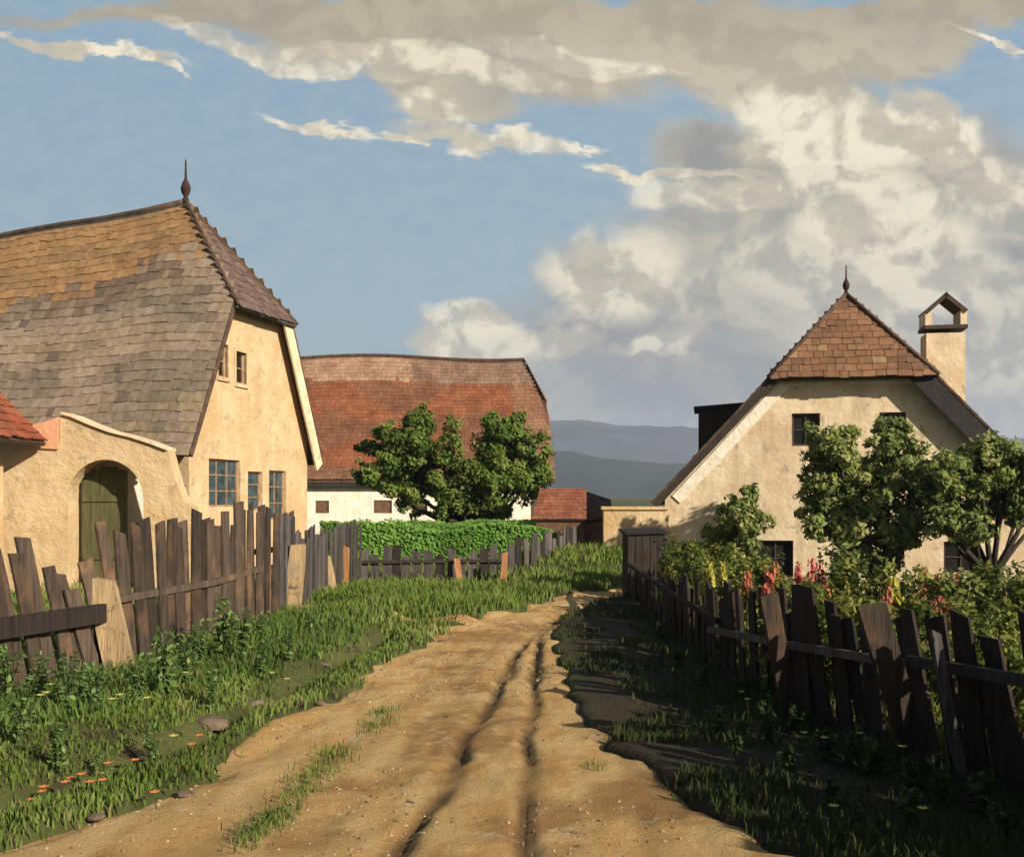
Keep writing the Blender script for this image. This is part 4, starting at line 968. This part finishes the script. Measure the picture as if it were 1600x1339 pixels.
plc = {'pink': [(1248,905,1.),(1262,915,1.15),(1280,905,1.1),(1272,925,.95),(1255,928,.9),(1243,925,.8),(1235,935,.8),(1290,930,.8),(1268,900,.9),(1302,938,.7),(1225,925,.8),(1315,930,.8),(1330,940,.7),(1420,925,.9),(1445,915,.9),(1470,930,.8),(1495,925,.9),(1408,935,.8)],
       'orange': [(1210,905,.9),(1218,915,.9),(1225,930,.8),(1290,920,.8),(1300,925,.7),(1168,900,.8),(1465,925,.9),(1440,930,.8),(1485,935,.8)],
       'red': [(1385,945,.8),(1420,975,.8),(1440,965,.9),(1455,975,.8),(1470,960,.9),(1450,990,.7),(1485,970,.7),(1460,945,.8),(1430,955,.8),(1478,940,.8),(1500,965,.7),(1375,965,.7),(1200,920,.8)],
       'yellow': [(1110,905,.8),(1215,930,.7),(1300,940,.7),(1190,925,.8),(1240,935,.7),(1285,935,.7),(1390,935,.9),(1405,935,.9),(1130,905,.7),(1395,905,1.0)]}
for kd, (col, lb, gp_) in kinds.items():
    protos = [flower_mesh(1.15, col, 31+len(kd), 22), flower_mesh(1.0, col, 32, 18, .055)]
    items = []
    for px, py, sc in plc[kd]:
        y = {'pink':13.5,'orange':12.5,'red':9.0,'yellow':12.0}[kd] + random.uniform(-.5,.5)
        if kd == 'yellow' and px > 1350: y = 9.5
        x = (px-800)/F*y; g0 = Hs(x,y); top = EYE-(py-22-HZ)/F*y; items.append((x, y, (top-g0)/1.1, lb, gp_))
    scatter(protos, 'tall_flower', 'flower', items)
# small verge flowers
def bloom(name, col, r_, h):
    st = MB(); st.tube([(0,0,-.02),(.01,0,h)], [.003,.002], 4)
    b = MB()
    for q in range(7):
        a = q*.8976; d = Vector((math.cos(a), math.sin(a), .35)); s = Vector((-math.sin(a), math.cos(a), 0))
        c = Vector((.01,0,h)); b.add([c, c+d*r_*.6+s*r_*.33, c+d*r_, c+d*r_*.6-s*r_*.33], [(0,1,2,3)], col)
    return [b.build('bloom', M['petal'], None, tint=True), st.build('stem', M['leaf_stem'])]
for nm, col, r_, h, lb, gp_, pl in (
    ('orange_flower', (.72,.24,.07), .035, .10, 'small orange flower low in the left verge grass', 'orange flowers in the verge', [(65,1200),(115,1198),(130,1202),(105,1218),(140,1220),(160,1216),(70,1224),(212,1186),(245,1222),(310,1150),(300,1162),(275,1088),(48,1215),(172,1188)]),
    ('yellow_flower', (.72,.62,.16), .035, .20, 'small pale yellow flower at the foot of the brown plank fence', 'yellow flowers by the plank fence', [(72,1108),(78,1095),(66,1112),(178,1108),(190,1102),(290,1068),(425,1040),(270,1155),(232,1100),(450,1052)]),
    ('shade_flower', (.60,.50,.10), .030, .16, 'small yellow flower among the shaded weeds on the right', 'yellow flowers in the shade', [(1258,1150),(1290,1160),(1170,1092),(1410,1170),(1300,1268),(1340,1150),(1160,1080),(1440,1272)])):
    pr = bloom(nm, col, r_, h); items = []
    for px, py in pl:
        z = h*.9; y = (EYE-z)*F/(py-HZ); items.append(((px-800)/F*y, y, 1., lb, gp_))
    scatter([pr], nm, 'flower', items)
# stones on the verge and lane edge
r = random.Random(5)
for i, (px, py, s) in enumerate(((505,1030,.05),(545,1005,.04),(470,1100,.05),(330,1120,.12),(500,1095,.04),(690,995,.05),(400,1085,.06),(560,1010,.04),(290,1228,.05),(150,1265,.04),(640,1240,.03),(880,1200,.03),(700,1110,.03))):
    y = EYE*F/(py-HZ); x = (px-800)/F*y; bm = bmesh.new(); bmesh.ops.create_icosphere(bm, subdivisions=2, radius=1)
    for v in bm.verts:
        v.co *= 1+.25*noise.noise(v.co*1.7+Vector((i*3,0,0))); v.co.z *= .5; v.co.x *= 1.3; v.co *= s
    me = bpy.data.meshes.new('stone'); bm.to_mesh(me); bm.free(); me.materials.append(M['stone']); o = bpy.data.objects.new('stone', me); COL.objects.link(o)
    o.location = (x, y, max(Hs(x,y), lane_z(x,y)-.02)+s*.15); o.rotation_euler = (0,0,r.uniform(0,6))
    tag(o, 'flat brown stone half sunk in the soil' if s < .1 else 'large flat stone lying in the ditch of the left verge', 'stone', 'stones along the lane' if s < .1 else None)

n = 2400; u = RNG.random(n); gy = (4.6**-.8 + u*(17**-.8-4.6**-.8))**(-1/.8); L_ = np.interp(gy, LY, LL); R_ = np.interp(gy, LY, LR)
gx = L_ + (R_-L_)*RNG.random(n); kp = (vnoise(gx, gy, 1.4, 71) > -.2) & (lane_d(gx, gy) > .05); gx, gy = gx[kp], gy[kp]; n = len(gx)
from mathutils.bvhtree import BVHTree
lo_ = bpy.data.objects['lane']; bv = BVHTree.FromPolygons([v.co for v in lo_.data.vertices], [tuple(p.vertices) for p in lo_.data.polygons])
mbg = MB(); rg = random.Random(3)
for x, y in zip(gx, gy):
    hit = bv.ray_cast(Vector((x, y, 2)), Vector((0,0,-1)))[0]
    if hit is None: continue
    sz = .006+.012*rg.random()**3 + .0006*y; k = rg.uniform(.6,1.25); c = rg.choice([(.30,.20,.11),(.24,.15,.085),(.34,.24,.14),(.16,.11,.07)])
    a = rg.uniform(0,6.28); ca, sa = math.cos(a), math.sin(a); vs = []
    for px_, py_, pz_ in ((1,0,0),(0,.8,0),(-1,.1,0),(0,-.75,0),(.1,0,.65),(0,0,-.6)):
        q = rg.uniform(.75,1.2)*sz; vs.append(hit+Vector(((px_*ca-py_*sa)*q, (px_*sa+py_*ca)*q, pz_*q)))
    mbg.add(vs, [(0,1,4),(1,2,4),(2,3,4),(3,0,4),(1,0,5),(2,1,5),(3,2,5),(0,3,5)], tuple(v*k for v in c))
mbg.build('gravel', M['petal_stone'], tint=True, label='loose grit scattered over the sandy lane', cat='gravel', kind='stuff')

# ------------------------------------------------------------ haze
hz_ = MB(); hz_.box(-4500, 4500, -300, 6500, -8, 260)
hm = bpy.data.materials.new('haze'); hm.use_nodes = True; T = NT(hm.node_tree); T.n.remove(T.n['Principled BSDF'])
pv = T.node('ShaderNodeVolumePrincipled'); pv.inputs['Color'].default_value = (.66,.76,.95,1); pv.inputs['Density'].default_value = .00026; pv.inputs['Anisotropy'].default_value = .2
T.l.new(pv.outputs[0], T.n['Material Output'].inputs['Volume'])
hz_.build('haze', hm, kind='stuff', label='thin blue haze over the valley', cat='haze')
